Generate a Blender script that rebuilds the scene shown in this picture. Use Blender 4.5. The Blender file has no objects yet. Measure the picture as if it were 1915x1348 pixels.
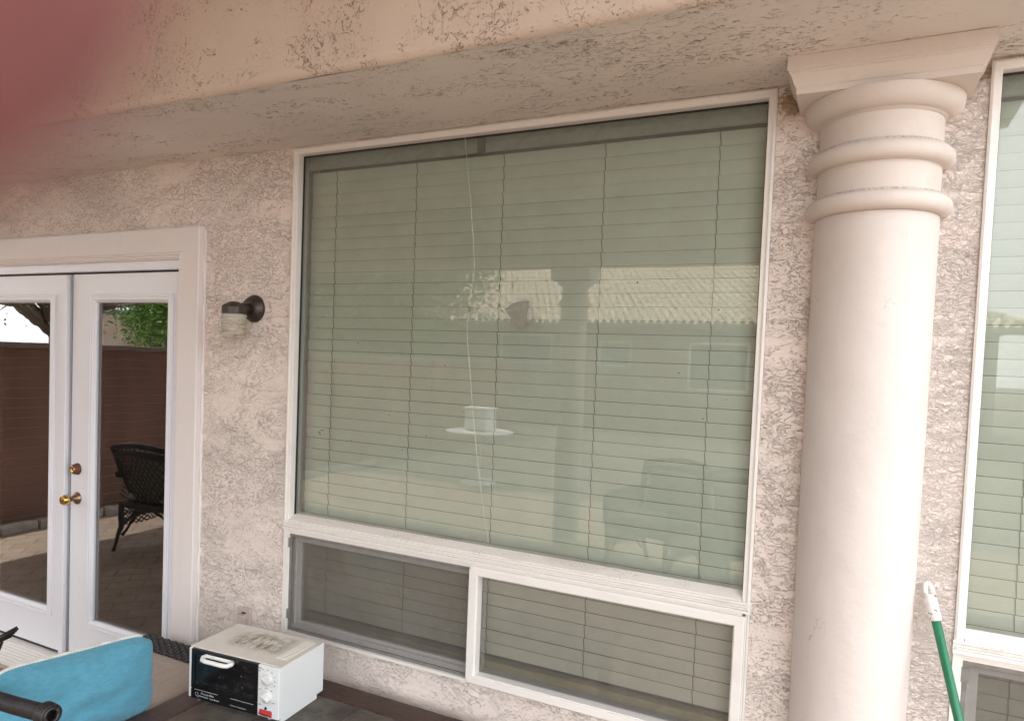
import bpy, bmesh, math, random
import numpy as np
from mathutils import Vector, Matrix, noise as mnoise
random.seed(7); rng = np.random.default_rng(7)
scene = bpy.context.scene
col = scene.collection
R = math.radians

# ------------------------------------------------------------------ camera
cam_d = bpy.data.cameras.new("camera"); cam = bpy.data.objects.new("camera", cam_d); col.objects.link(cam)
YAW, PIT, ROL = 0.45142, -0.041115, 0.039787
CAM = Vector((0, -2.2747, 1.7701))
fw = Vector((-math.sin(YAW)*math.cos(PIT), math.cos(YAW)*math.cos(PIT), math.sin(PIT)))
r0 = Vector((math.cos(YAW), math.sin(YAW), 0)); u0 = r0.cross(fw)
cr = math.cos(ROL)*r0 + math.sin(ROL)*u0; cu = -math.sin(ROL)*r0 + math.cos(ROL)*u0
cam.matrix_world = Matrix(((cr.x, cu.x, -fw.x, CAM.x), (cr.y, cu.y, -fw.y, CAM.y), (cr.z, cu.z, -fw.z, CAM.z), (0, 0, 0, 1)))
cam_d.sensor_width = 36; cam_d.lens = 1307.7/1915*36; cam_d.shift_y = 54/1915
cam_d.clip_start = 0.001; cam_d.clip_end = 800
cam_d.dof.use_dof = True; cam_d.dof.focus_distance = 2.7; cam_d.dof.aperture_fstop = 5.4
scene.camera = cam

# ------------------------------------------------------------------ sky, sun, exposure
w = bpy.data.worlds.new("World"); scene.world = w; w.use_nodes = True
wn = w.node_tree.nodes; bg = wn['Background']
sky = wn.new('ShaderNodeTexSky'); sky.sky_type = 'NISHITA'; sky.sun_disc = False
SUN = Vector((-0.36, -0.12, 0.92)).normalized()
sky.sun_elevation = math.asin(SUN.z); sky.sun_rotation = math.atan2(SUN.x, SUN.y)
sky.dust_density = 1.0; sky.air_density = 1.0
# thin bright broken cloud over the clear sky
wt = w.node_tree
cm = wn.new('ShaderNodeMix'); cm.data_type = 'RGBA'; cn = wn.new('ShaderNodeTexNoise'); cn.inputs['Scale'].default_value = 2.2; cn.inputs['Detail'].default_value = 6
ctc = wn.new('ShaderNodeTexCoord'); cmp_ = wn.new('ShaderNodeMapping'); cmp_.inputs['Scale'].default_value = (1, 1, 3)
crg = wn.new('ShaderNodeMapRange'); crg.inputs['From Min'].default_value = .35; crg.inputs['From Max'].default_value = .62; crg.inputs['To Min'].default_value = .82; crg.inputs['To Max'].default_value = .95
wt.links.new(ctc.outputs['Generated'], cmp_.inputs[0]); wt.links.new(cmp_.outputs[0], cn.inputs[0]); wt.links.new(cn.outputs[0], crg.inputs[0]); wt.links.new(crg.outputs[0], cm.inputs[0])
wt.links.new(sky.outputs[0], cm.inputs[6]); cm.inputs[7].default_value = (15.5, 15.7, 16.0, 1)
wt.links.new(cm.outputs[2], bg.inputs[0]); bg.inputs[1].default_value = 0.12
sd = bpy.data.lights.new("sun", 'SUN'); sd.energy = 3.0; sd.angle = R(0.5); sd.color = (1, 0.96, 0.90)
so = bpy.data.objects.new("sun", sd); col.objects.link(so)
so.rotation_euler = (-SUN).to_track_quat('-Z', 'Y').to_euler(); so.location = (0, 5, 12)
scene.view_settings.view_transform = 'Standard'; scene.view_settings.look = 'None'
scene.view_settings.exposure = 1.24; scene.view_settings.gamma = 1
scene.cycles.max_bounces = 10; scene.cycles.transparent_max_bounces = 16
scene.cycles.diffuse_bounces = 6; scene.cycles.caustics_reflective = False

# ------------------------------------------------------------------ helpers
def tag(o, label=None, cat=None, group=None, kind=None):
    if label: o['label'] = label
    if cat: o['category'] = cat
    if group: o['group'] = group
    if kind: o['kind'] = kind
    return o

def empty(name, loc, label, cat, group=None, rz=0, parent=None):
    o = bpy.data.objects.new(name, None); col.objects.link(o); o.location = loc; o.rotation_euler = (0, 0, rz)
    o.empty_display_size = .1
    if parent: attach(o, parent)
    if label: tag(o, label, cat, group)
    return o

def attach(o, p):
    o.parent = p
    m = Matrix.Identity(4); q = p
    m = Matrix.Translation(p.location) @ p.rotation_euler.to_matrix().to_4x4()
    if p.parent is None: o.matrix_parent_inverse = m.inverted()
    else:
        # parent's world transform is pure world coords for meshes authored in place
        o.matrix_parent_inverse = Matrix.Identity(4) if p.type == 'MESH' else m.inverted()

class MB:
    def __init__(s): s.v = []; s.f = []; s.sm = []
    def add(s, v, f, smooth=False):
        b = len(s.v); s.v += [tuple(p) for p in v]; s.f += [tuple(b+i for i in q) for q in f]; s.sm += [smooth]*len(f); return s
    def box(s, x0, x1, y0, y1, z0, z1, c=0.0):
        if c <= 0:
            v = [(x, y, z) for z in (z0, z1) for y in (y0, y1) for x in (x0, x1)]
            return s.add(v, [(0, 2, 3, 1), (4, 5, 7, 6), (0, 1, 5, 4), (2, 6, 7, 3), (0, 4, 6, 2), (1, 3, 7, 5)])
        bm = bmesh.new(); bmesh.ops.create_cube(bm, size=1)
        for p in bm.verts: p.co = Vector((x0+(p.co.x+.5)*(x1-x0), y0+(p.co.y+.5)*(y1-y0), z0+(p.co.z+.5)*(z1-z0)))
        bmesh.ops.bevel(bm, geom=bm.edges[:], offset=c, segments=2, affect='EDGES', profile=.5)
        bm.verts.index_update()
        v = [tuple(p.co) for p in bm.verts]; f = [tuple(q.index for q in fc.verts) for fc in bm.faces]; bm.free()
        return s.add(v, f)
    def tube(s, pts, rad, n=8, caps=True, smooth=True):
        pts = [Vector(p) for p in pts]; m = len(pts)
        rad = rad if hasattr(rad, '__len__') else [rad]*m
        t0 = (pts[1]-pts[0]).normalized(); a = t0.orthogonal().normalized()
        v = []
        for i, p in enumerate(pts):
            t = (pts[min(i+1, m-1)]-pts[max(i-1, 0)])
            t = t.normalized() if t.length > 1e-9 else t0
            a = (a - t*a.dot(t)).normalized(); b = t.cross(a)
            for k in range(n):
                an = 2*math.pi*k/n; v.append(p + (a*math.cos(an)+b*math.sin(an))*rad[i])
        f = [(i*n+k, i*n+(k+1) % n, (i+1)*n+(k+1) % n, (i+1)*n+k) for i in range(m-1) for k in range(n)]
        if caps: f += [tuple(range(n))[::-1], tuple((m-1)*n+k for k in range(n))]
        return s.add(v, f, smooth)
    def lathe(s, prof, c=(0, 0, 0), axis=(0, 0, 1), n=40, a0=0, a1=2*math.pi, smooth=True):
        ax = Vector(axis).normalized(); u = ax.orthogonal().normalized()
        if abs(ax.z) > .99: u = Vector((1, 0, 0))
        vv = ax.cross(u); c = Vector(c); full = abs(a1-a0-2*math.pi) < 1e-6
        cnt = n if full else n+1; v = []
        for rr, h in prof:
            for k in range(cnt):
                an = a0+(a1-a0)*k/n; v.append(c+ax*h+(u*math.cos(an)+vv*math.sin(an))*rr)
        f = []
        for i in range(len(prof)-1):
            for k in range(n):
                k2 = (k+1) % cnt; f.append((i*cnt+k, i*cnt+k2, (i+1)*cnt+k2, (i+1)*cnt+k))
        return s.add(v, f, smooth)
    def frame(s, x0, x1, z0, z1, prof, sides='LRTB'):
        """mitred frame round a rectangle in the XZ plane; prof = [(inset, y)] closed loop"""
        n = len(prof); v = []
        for ins, y in prof: v += [(x0+ins, y, z0+ins), (x1-ins, y, z0+ins), (x1-ins, y, z1-ins), (x0+ins, y, z1-ins)]
        f = []
        for i in range(n):
            j = (i+1) % n
            for k, nm in enumerate('BRTL'):
                if nm in sides: f.append((i*4+k, i*4+(k+1) % 4, j*4+(k+1) % 4, j*4+k))
        return s.add(v, f)
    def grid(s, fn, nu, nv, smooth=True, closed_u=False):
        v = [fn(i/(nu-1) if not closed_u else i/nu, j/(nv-1)) for j in range(nv) for i in range(nu)]
        f = []
        for j in range(nv-1):
            for i in range(nu if closed_u else nu-1):
                i2 = (i+1) % nu; f.append((j*nu+i, j*nu+i2, (j+1)*nu+i2, (j+1)*nu+i))
        return s.add(v, f, smooth)
    def build(s, name, mat, parent=None, local=False, bevel=0, fix=True):
        me = bpy.data.meshes.new(name); me.from_pydata(s.v, [], s.f)
        me.polygons.foreach_set('use_smooth', s.sm); me.materials.append(mat)
        if fix:
            bm = bmesh.new(); bm.from_mesh(me); bmesh.ops.delete(bm, geom=[v for v in bm.verts if not v.link_faces], context='VERTS'); bmesh.ops.recalc_face_normals(bm, faces=bm.faces[:]); bm.to_mesh(me); bm.free()
        me.update()
        o = bpy.data.objects.new(name, me); col.objects.link(o)
        if parent:
            if local: o.parent = parent
            else: attach(o, parent)
        if bevel:
            b = o.modifiers.new('bevel', 'BEVEL'); b.width = bevel; b.segments = 2; b.limit_method = 'ANGLE'
        return o

def text(s, size, mat, name, parent, loc, rot=(R(90), 0, 0), local=True, align='LEFT', shear=0, xs=1.0):
    c = bpy.data.curves.new(name, 'FONT'); c.body = s; c.size = size; c.align_x = align; c.shear = shear; c.extrude = .0002; c.resolution_u = 3
    t = bpy.data.objects.new(name, c); col.objects.link(t); bpy.context.view_layer.update()
    me = bpy.data.meshes.new_from_object(t.evaluated_get(bpy.context.evaluated_depsgraph_get()))
    bpy.data.objects.remove(t); me.materials.clear(); me.materials.append(mat)
    for v_ in me.vertices: v_.co.x *= xs
    o = bpy.data.objects.new(name, me); col.objects.link(o); o.parent = parent; o.location = loc; o.rotation_euler = rot
    if not local and parent: attach(o, parent)
    return o

# ------------------------------------------------------------------ materials
class G:
    def __init__(s, name, **kw):
        s.m = bpy.data.materials.new(name); s.m.use_nodes = True; s.t = s.m.node_tree
        s.b = s.t.nodes['Principled BSDF']; s.out = s.t.nodes['Material Output']
        s.co = s.t.nodes.new('ShaderNodeTexCoord').outputs['Object']
        for k, v in kw.items(): s.set(k, v)
    def lk(s, sock, v):
        if isinstance(v, bpy.types.NodeSocket): s.t.links.new(v, sock)
        elif isinstance(v, (tuple, list)) and len(v) == 3 and sock.type == 'RGBA': sock.default_value = (*v, 1)
        else: sock.default_value = v
    def set(s, k, v):
        nm = {'color': 'Base Color', 'rough': 'Roughness', 'metal': 'Metallic', 'spec': 'Specular IOR Level', 'normal': 'Normal', 'coat': 'Coat Weight', 'sub': 'Subsurface Weight', 'sheen': 'Sheen Weight'}[k]
        s.lk(s.b.inputs[nm], v)
    def n(s, t, out=0, ins=None, **props):
        nd = s.t.nodes.new('ShaderNode'+t)
        for k, v in props.items(): setattr(nd, k, v)
        for k, v in (ins or {}).items(): s.lk(nd.inputs[k], v)
        return nd.outputs[out]
    def mp(s, scale=(1, 1, 1), loc=(0, 0, 0), rot=(0, 0, 0), src=None):
        return s.n('Mapping', ins={'Vector': src or s.co, 'Scale': scale, 'Location': loc, 'Rotation': rot})
    def noise(s, scale, detail=3, rough=.55, dist=0, src=None, out=0):
        return s.n('TexNoise', out, {'Vector': src or s.co, 'Scale': scale, 'Detail': detail, 'Roughness': rough, 'Distortion': dist})
    def math(s, op, a, b=0.0, c=0.0, clamp=False):
        nd = s.t.nodes.new('ShaderNodeMath'); nd.operation = op; nd.use_clamp = clamp
        for i, v in enumerate((a, b, c)): s.lk(nd.inputs[i], v)
        return nd.outputs[0]
    def ss(s, v, a, b, lo=0.0, hi=1.0):
        return s.n('MapRange', ins={'Value': v, 'From Min': a, 'From Max': b, 'To Min': lo, 'To Max': hi}, interpolation_type='SMOOTHSTEP')
    def mix(s, f, a, b, mode='MIX'):
        nd = s.t.nodes.new('ShaderNodeMix'); nd.data_type = 'RGBA'; nd.blend_type = mode
        s.lk(nd.inputs[0], f); s.lk(nd.inputs[6], a); s.lk(nd.inputs[7], b); return nd.outputs[2]
    def bump(s, h, dist=.01, strength=1.0, normal=None):
        i = {'Height': h, 'Distance': dist, 'Strength': strength}
        if normal: i['Normal'] = normal
        return s.n('Bump', ins=i)

def plain(name, c, rough=.5, metal=0, var=.12, scale=30, bump=.0, **kw):
    g = G(name, rough=rough, metal=metal, **kw)
    nz = g.noise(scale, 4)
    g.set('color', g.mix(g.ss(nz, .3, .7), tuple(x*(1-var) for x in c), tuple(min(1, x*(1+var)) for x in c)))
    if bump: g.set('normal', g.bump(g.noise(scale*4, 4), bump))
    return g.m

def stucco(name, base, sc=(1, 1, 1), thr=.50, dots=0.5, hatch=0.0, grain=0.0, dirt=.55, k=1.0, rel=1.0):
    """trowelled stucco: smooth passes with broken ragged ridges and pits between them"""
    g = G(name, rough=.82, spec=.25)
    p = g.mp(sc); x, y, z = (g.n('SeparateXYZ', i, {0: g.co}) for i in range(3))
    warp = g.noise(16*k, 2, src=p, out=1)
    wv = g.n('VectorMath', ins={0: warp, 1: (.5, .5, .5)}, operation='SUBTRACT')
    wv = g.n('VectorMath', ins={0: wv, 'Scale': .07/k}, operation='SCALE')
    pw = g.n('VectorMath', ins={0: p, 1: wv}, operation='ADD')
    n1 = g.noise(34*k, 3, .6, src=pw); n2 = g.noise(70*k, 2, .55, src=pw)
    l1 = g.ss(g.math('ABSOLUTE', g.math('SUBTRACT', n1, .5)), .003, .022, 1, 0)
    l2 = g.ss(g.math('ABSOLUTE', g.math('SUBTRACT', n2, .52)), .006, .045, 1, 0)
    patch = g.ss(g.noise(3.4, 4, .65, .8, src=p), thr-.03, thr+.07)
    patch2 = g.ss(g.noise(5.3, 4, .65, .5, src=g.mp(sc, (3, 1, 7))), thr-.02, thr+.08)
    frag = g.ss(g.noise(110*k, 2, src=p), .44, .56); frag2 = g.ss(g.noise(80*k, 2, src=g.mp(sc, (9, 2, 3))), .50, .60)
    crack = g.math('MULTIPLY', g.math('MULTIPLY', l1, patch), frag)
    crack2 = g.math('MULTIPLY', g.math('MULTIPLY', l2, patch2), frag2)
    pits = g.math('MULTIPLY', g.ss(g.noise(150*k, 2, .5, src=p), .66-.04*dots, .71), g.ss(g.noise(6, 4, .6, src=p), .5-.06*dots, .62))
    n3 = g.noise(11*k, 4, .62, src=g.n('VectorMath', ins={0: pw, 1: (4, 2, 9)}, operation='ADD'))   # long meandering trowel edges
    l3 = g.ss(g.math('ABSOLUTE', g.math('SUBTRACT', n3, .5)), .0015, .011, 1, 0)
    l3 = g.math('MULTIPLY', g.math('MULTIPLY', l3, g.ss(g.noise(4.2, 2, src=g.mp(sc, (1, 8, 2))), thr, thr+.06)), g.ss(g.noise(130, 2, src=p), .42, .56))
    cr_ = g.math('MAXIMUM', g.math('MAXIMUM', crack, crack2), g.math('MAXIMUM', l3, g.math('MULTIPLY', pits, .9)))
    relief = g.math('MULTIPLY', g.ss(n1, .44, .56), g.math('ADD', g.math('MULTIPLY', patch, .8), .12))
    relief = g.math('ADD', relief, g.math('MULTIPLY', g.noise(80*k, 4, .65, src=pw), g.math('ADD', g.math('MULTIPLY', patch2, .9), .2)))
    h = g.math('SUBTRACT', g.math('MULTIPLY', relief, rel), g.math('MULTIPLY', cr_, 1.2))
    if grain:   # coarser sand float finish right of the column
        rg = g.math('MULTIPLY', g.ss(x, .02, .10), grain)
        gn = g.ss(g.noise(105, 4, .7, .6, src=pw), .40, .60)
        h = g.math('ADD', h, g.math('MULTIPLY', gn, rg))
        cr_ = g.math('MAXIMUM', g.math('MULTIPLY', cr_, g.math('SUBTRACT', 1.0, g.math('MULTIPLY', rg, .35))), g.math('MULTIPLY', g.math('MULTIPLY', g.ss(g.noise(105, 4, .7, .6, src=pw), .42, .36), rg), .16))  # hollows between the grains darkened in colour, painted occlusion shade
    if hatch:   # comb marks left by the trowel above the doors
        wv2 = g.n('TexWave', 0, {'Vector': g.mp((1, 1, 1), rot=(0, R(35), 0)), 'Scale': 34, 'Distortion': 4, 'Detail': 3, 'Detail Scale': 2})
        hm = g.math('MULTIPLY', g.ss(g.noise(2.6, 3, src=g.mp(loc=(5, 5, 5))), .46, .6), g.math('MULTIPLY', g.ss(z, 2.25, 2.4), g.ss(x, -2.3, -2.8)))
        h = g.math('ADD', h, g.math('MULTIPLY', g.math('MULTIPLY', wv2, hm), hatch))
    fine = g.math('MULTIPLY', g.noise(380, 2), .14)
    g.set('normal', g.bump(g.math('ADD', h, fine), .0036, .9))
    tint = g.mix(g.ss(g.noise(1.3, 4, .6), .35, .68), tuple(c*.94 for c in base), tuple(min(1, c*1.05) for c in base))
    tint = g.mix(g.math('MULTIPLY', g.ss(g.noise(4.5, 3, .6, src=g.mp(loc=(2, 7, 1))), .55, .72), .35), tint, (base[0]*1.02, base[1]*.93, base[2]*.94))
    c = g.mix(g.math('MULTIPLY', cr_, dirt), tint, (base[0]*.34, base[1]*.26, base[2]*.21))  # the dirt amount only sets how dark crack lines and pits get
    if grain:   # old wasp-nest stains in the two corners beside the capital
        for px_, pz_, rad in ((-.205, 2.575, .055), (.272, 2.60, .035)):
            d2 = g.n('VectorMath', 1, {0: g.co, 1: (px_, 0, pz_)}, operation='DISTANCE')
            nn = g.math('ADD', g.math('DIVIDE', d2, rad), g.math('MULTIPLY', g.math('SUBTRACT', g.noise(60, 4, .7), .5), 1.6))
            c = g.mix(g.math('MULTIPLY', g.ss(nn, 1.0, .45, 0, 1), .75), c, (.26, .16, .07))
    g.set('color', c)
    return g.m

WALLC = (.775, .695, .645)
M = {}
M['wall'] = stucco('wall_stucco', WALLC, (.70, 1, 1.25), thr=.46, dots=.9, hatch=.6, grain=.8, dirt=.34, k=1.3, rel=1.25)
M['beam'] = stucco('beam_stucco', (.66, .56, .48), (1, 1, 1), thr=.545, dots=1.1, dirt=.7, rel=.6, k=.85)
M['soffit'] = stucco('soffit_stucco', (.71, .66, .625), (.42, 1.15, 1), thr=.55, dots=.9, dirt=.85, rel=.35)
M['ceiling'] = plain('ceiling_paint', (.52, .45, .38), .8, bump=.003)
def painted(name, c, rough, dirtc=(.25, .19, .12), amt=.6, sp=(.66, .74), bump=.0006, streak=(1, 1, 1)):
    g = G(name, rough=rough)
    spots = g.ss(g.noise(260, 2), *sp)
    spots = g.math('MULTIPLY', spots, g.ss(g.noise(16, 3, src=g.mp(streak)), .48, .62))
    big = g.math('MULTIPLY', g.ss(g.noise(9, 5, .65, src=g.mp(streak)), .5, .75), .22)
    f = g.math('MULTIPLY', g.math('MAXIMUM', spots, big), amt)
    g.set('color', g.mix(f, c, dirtc)); g.set('normal', g.bump(g.noise(90, 4), bump)); return g.m
M['frame'] = painted('white_aluminium', (.78, .76, .73), .42, streak=(.4, 1, 1))
M['sill'] = painted('dirty_sill', (.76, .72, .68), .5, amt=1.1, sp=(.59, .67), streak=(.3, 1, 1))
M['column'] = painted('column_paint', (.655, .60, .57), .55, (.42, .36, .30), .55, (.68, .74), streak=(1, 1, .5))
def weather(m, bump=.004):
    g = G.__new__(G); g.m = m; g.t = m.node_tree; g.b = g.t.nodes['Principled BSDF']; g.co = next(n for n in g.t.nodes if n.type == 'TEX_COORD').outputs['Object']
    old = g.b.inputs['Base Color'].links[0].from_socket
    st = g.math('MULTIPLY', g.ss(g.noise(3.2, 6, .7, .6, src=g.mp((1, 1, .45))), .48, .72), .22)
    c = g.mix(st, old, (.50, .46, .43))
    sc_ = g.noise(5, 3, .5, .3, src=g.mp((3, 1, 1), rot=(0, R(35), 0)))
    sl = g.math('MULTIPLY', g.ss(g.math('ABSOLUTE', g.math('SUBTRACT', sc_, .5)), .0008, .004, 1, 0), g.ss(g.noise(7, 3, src=g.mp(loc=(3, 3, 3))), .58, .64))
    g.set('color', g.mix(g.math('MULTIPLY', sl, .5), c, (.30, .26, .22)))
    g.set('normal', g.bump(g.math('ADD', g.noise(5, 4, .5), g.math('MULTIPLY', g.noise(160, 3), .06)), bump)); return m
weather(M['column'], .010)
def capital_mat():
    m = painted('capital_paint', (.65, .59, .545), .6, (.30, .22, .15), .6, (.66, .72))
    g = G.__new__(G); g.m = m; g.t = m.node_tree; g.b = g.t.nodes['Principled BSDF']; g.co = next(n for n in g.t.nodes if n.type == 'TEX_COORD').outputs['Object']
    z = g.n('SeparateXYZ', 2, {0: g.co})
    f = None
    for z0 in (2.266, 2.400):
        q = g.ss(g.math('ABSOLUTE', g.math('SUBTRACT', z, z0)), .009, .001, 0, 1); q = g.ss(g.math('ABSOLUTE', g.math('SUBTRACT', z, z0)), .001, .009, 1, 0)
        f = q if f is None else g.math('MAXIMUM', f, q)
    f = g.math('MULTIPLY', f, g.ss(g.noise(90, 3, .7), .46, .62))
    old = g.b.inputs['Base Color'].links[0].from_socket
    g.set('color', g.mix(g.math('MULTIPLY', f, .5), old, (.22, .15, .10))); return m
M['capital'] = capital_mat()
M['door'] = painted('door_paint', (.76, .77, .82), .38, (.5, .5, .5), .25)
M['trim'] = painted('trim_paint', (.73, .69, .68), .6, (.5, .42, .36), .4, bump=.0015, streak=(3, 1, .2))
M['black'] = plain('black_rubber', (.012, .012, .013), .55)
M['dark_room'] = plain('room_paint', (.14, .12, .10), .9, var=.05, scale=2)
M['cave'] = plain('dark_opening', (.03, .03, .03), .9)
M['slat'] = plain('slat_white', (.87, .875, .81), .45, var=.03, scale=6)
M['cord'] = plain('ladder_cord', (.24, .24, .21), .8)
M['headrail'] = plain('headrail', (.42, .46, .43), .5)  # shade of the window frame on headrail and valance put into this grey
M['bracket'] = plain('bracket', (.05, .055, .05), .4)
M['rail_olive'] = plain('bottom_rail_olive', (.38, .33, .18), .5)
def glass(name, tint, refl=1.9, haze=0.02, wave=0.0, wscale=3, hazec=(.5, .5, .46)):
    g = G(name); t = g.t
    fr = g.n('Fresnel', ins={'IOR': 1.5})
    k = g.math('MULTIPLY', fr, refl, clamp=True)
    tr = g.n('BsdfTransparent', ins={'Color': tint})
    gl = g.n('BsdfGlossy', ins={'Color': (1, 1, 1), 'Roughness': 0.0})
    if wave:
        bn = g.bump(g.noise(wscale, 2, .5, src=g.mp((1, 1, .8))), wave)
        t.links.new(bn, gl.node.inputs['Normal'])
    df = g.n('BsdfDiffuse', ins={'Color': hazec})
    dust = g.math('MULTIPLY', g.math('ADD', g.noise(5, 5, .7), .3), haze)
    m1 = g.n('MixShader', ins={0: dust, 1: tr, 2: df})
    m2 = g.n('MixShader', ins={0: k, 1: m1, 2: gl})
    t.nodes.remove(g.b); t.links.new(m2, g.out.inputs[0]); return g.m
M['glass'] = glass('window_glass', (.86, .95, .87), 1.9, .24, .0004, 2)
M['glass_low'] = glass('lower_window_glass', (.90, .895, .87), 1.1, .14)
M['glass_screened'] = glass('screened_window_glass', (.93, .92, .88), .5, .14)
M['door_glass'] = glass('door_glass', (.5, .5, .5), 3.2, .01, .0009, 3.2)
def screen_mat():
    g = G('insect_screen'); g.set('color', (.10, .09, .085)); g.set('rough', .7)
    tr = g.n('BsdfTransparent', ins={'Color': (1, 1, 1)})
    a = g.math('ADD', g.math('MULTIPLY', g.noise(40, 3), .12), .42)
    m = g.n('MixShader', ins={0: a, 1: tr, 2: g.b.outputs[0]}); g.t.links.new(m, g.out.inputs[0]); return g.m
M['screen'] = screen_mat()
M['screen_frame'] = plain('screen_frame', (.22, .21, .20), .45, .3)
M['brass'] = plain('brass', (.62, .42, .14), .18, 1, var=.3, scale=60)
M['old_brass'] = plain('tarnished_brass', (.30, .20, .13), .35, 1, var=.4, scale=80)
M['rust_brass'] = plain('rust_lock', (.16, .07, .045), .5, .6, var=.4, scale=90)
M['lamp_dark'] = plain('lamp_bronze', (.055, .042, .035), .42, .5, var=.25)
def lamp_glass():
    g = G('ribbed_glass', rough=.25)
    st = g.math('MULTIPLY', g.ss(g.noise(26, 4, .7, src=g.mp((1, 1, 2.2))), .50, .68), .85)
    st = g.math('MULTIPLY', st, g.ss(g.n('SeparateXYZ', 2, {0: g.co}), 1.905, 1.87))
    g.set('color', g.mix(st, (.55, .53, .45), (.38, .16, .04)))
    g.b.inputs['Transmission Weight'].default_value = .25; return g.m
M['lamp_glass'] = lamp_glass()
M['outlet'] = plain('outlet_cover', (.50, .42, .40), .5, var=.06)
M['concrete'] = plain('concrete', (.42, .38, .33), .85, var=.2, scale=14, bump=.003)
def wood():
    g = G('dark_wood', rough=.5)
    gr = g.noise(9, 5, .65, src=g.mp((1.2, 14, 14)))
    sc = g.ss(g.noise(110, 3, .6, src=g.mp((.35, 1, 1))), .62, .74)
    c = g.mix(g.ss(gr, .3, .7), (.035, .018, .014), (.085, .045, .036))
    g.set('color', g.mix(g.math('MULTIPLY', sc, .5), c, (.20, .13, .10))); g.set('normal', g.bump(gr, .002)); return g.m
M['wood'] = wood()
def slate():
    g = G('slate_tiles', rough=.6)
    n = g.noise(7, 6, .7, 1.2); n2 = g.noise(3, 3)
    c = g.mix(g.ss(n, .35, .65), (.055, .05, .045), (.13, .115, .095))
    g.set('color', g.mix(g.math('MULTIPLY', g.ss(n2, .5, .6), .5), c, (.14, .085, .06)))
    g.set('normal', g.bump(g.noise(22, 6, .7, .8), .004)); return g.m
M['slate'] = slate()
def oven_top():
    g = G('oven_top', rough=.42)
    x, y = g.n('SeparateXYZ', 0, {0: g.co}), g.n('SeparateXYZ', 1, {0: g.co})
    # worn burnt patch in the middle of the lid
    mx = g.math('MULTIPLY', g.ss(x, .07, .13), g.ss(x, .36, .30)); my = g.math('MULTIPLY', g.ss(y, .055, .10), g.ss(y, .235, .19))
    rag = g.ss(g.noise(28, 5, .7), .36, .62)
    st = g.ss(g.n('TexWave', 0, {'Vector': g.mp((1, .15, 1), rot=(0, 0, R(6))), 'Scale': 26, 'Distortion': 2, 'Detail': 2}), .35, .75)
    pm = g.math('MULTIPLY', g.math('MULTIPLY', mx, my), rag)
    f = g.math('MULTIPLY', pm, g.math('ADD', g.math('MULTIPLY', st, .6), .45))
    spk = g.math('MULTIPLY', g.ss(g.noise(160, 2), .70, .75), .8)
    c = g.mix(g.ss(g.noise(8, 4), .4, .7), (.72, .70, .65), (.62, .59, .53))
    c = g.mix(f, c, (.22, .16, .10)); g.set('color', g.mix(spk, c, (.2, .12, .08))); return g.m
M['oven_top'] = oven_top()
M['oven_white'] = painted('oven_enamel', (.72, .75, .76), .32, (.45, .43, .4), .35)
M['oven_black'] = plain('oven_black', (.008, .008, .009), .2)
def oven_glass():
    g = G('oven_glass', rough=.12); n = g.ss(g.noise(16, 4, .7, src=g.mp((1, 1, 2))), .45, .75)
    sp = g.ss(g.noise(120, 1), .76, .79)
    c = g.mix(n, (.006, .006, .007), (.03, .032, .033)); g.set('color', g.mix(sp, c, (.3, .29, .27))); return g.m
M['oven_glass'] = oven_glass()
M['red'] = plain('red_switch', (.42, .012, .02), .3)
M['ink'] = plain('ink', (.06, .06, .065), .6)
M['white_ink'] = plain('white_ink', (.5, .52, .55), .6)
def fabric(name, c, c2, sc=900, bump=.0008):
    g = G(name, rough=.9, sheen=.2)
    wx = g.n('TexWave', 0, {'Vector': g.mp(rot=(0, 0, R(12))), 'Scale': sc/6, 'Distortion': 1.5, 'Detail': 1}, bands_direction='Z')
    wy = g.n('TexWave', 0, {'Vector': g.co, 'Scale': sc/6, 'Distortion': 1.5, 'Detail': 1}, bands_direction='Y')
    f = g.math('MULTIPLY', g.math('ADD', wx, wy), .5)
    slub = g.noise(40, 4, .7, src=g.mp((1, 1, 4)))
    g.set('color', g.mix(g.ss(g.math('ADD', g.math('MULTIPLY', f, .35), g.math('MULTIPLY', slub, .65)), .3, .7), c2, c))
    g.set('normal', g.bump(f, bump, .6)); return g.m
M['blue'] = fabric('blue_canvas', (.11, .35, .48), (.065, .26, .38))
M['tan'] = fabric('tan_cloth', (.42, .345, .285), (.36, .29, .24))
M['rope'] = plain('cream_rope', (.62, .61, .56), .85)
M['wicker'] = plain('black_wicker', (.014, .012, .014), .38, var=.5, scale=80)
M['wicker_brown'] = plain('brown_wicker', (.045, .04, .035), .5, var=.4, scale=60)
M['cushion_grey'] = fabric('grey_cushion', (.42, .40, .36), (.34, .32, .30))
M['green'] = plain('green_pole', (.012, .16, .075), .35, var=.1, scale=10)
def grip():
    g = G('white_grip', rough=.5); s_ = g.ss(g.noise(75, 2, .5), .60, .66)
    g.set('color', g.mix(s_, (.74, .74, .71), (.20, .14, .09))); return g.m
M['grip'] = grip()
def skin():
    g = G('skin', rough=.5, sub=.25)
    g.b.inputs['Subsurface Radius'].default_value = (.012, .004, .002); g.b.inputs['Subsurface Scale'].default_value = .5
    g.set('color', g.mix(g.ss(g.noise(60, 4), .35, .65), (.155, .05, .055), (.21, .075, .075))); return g.m
M['skin'] = skin()
M['sleeve'] = fabric('grey_sleeve', (.10, .11, .13), (.08, .09, .11))
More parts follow.
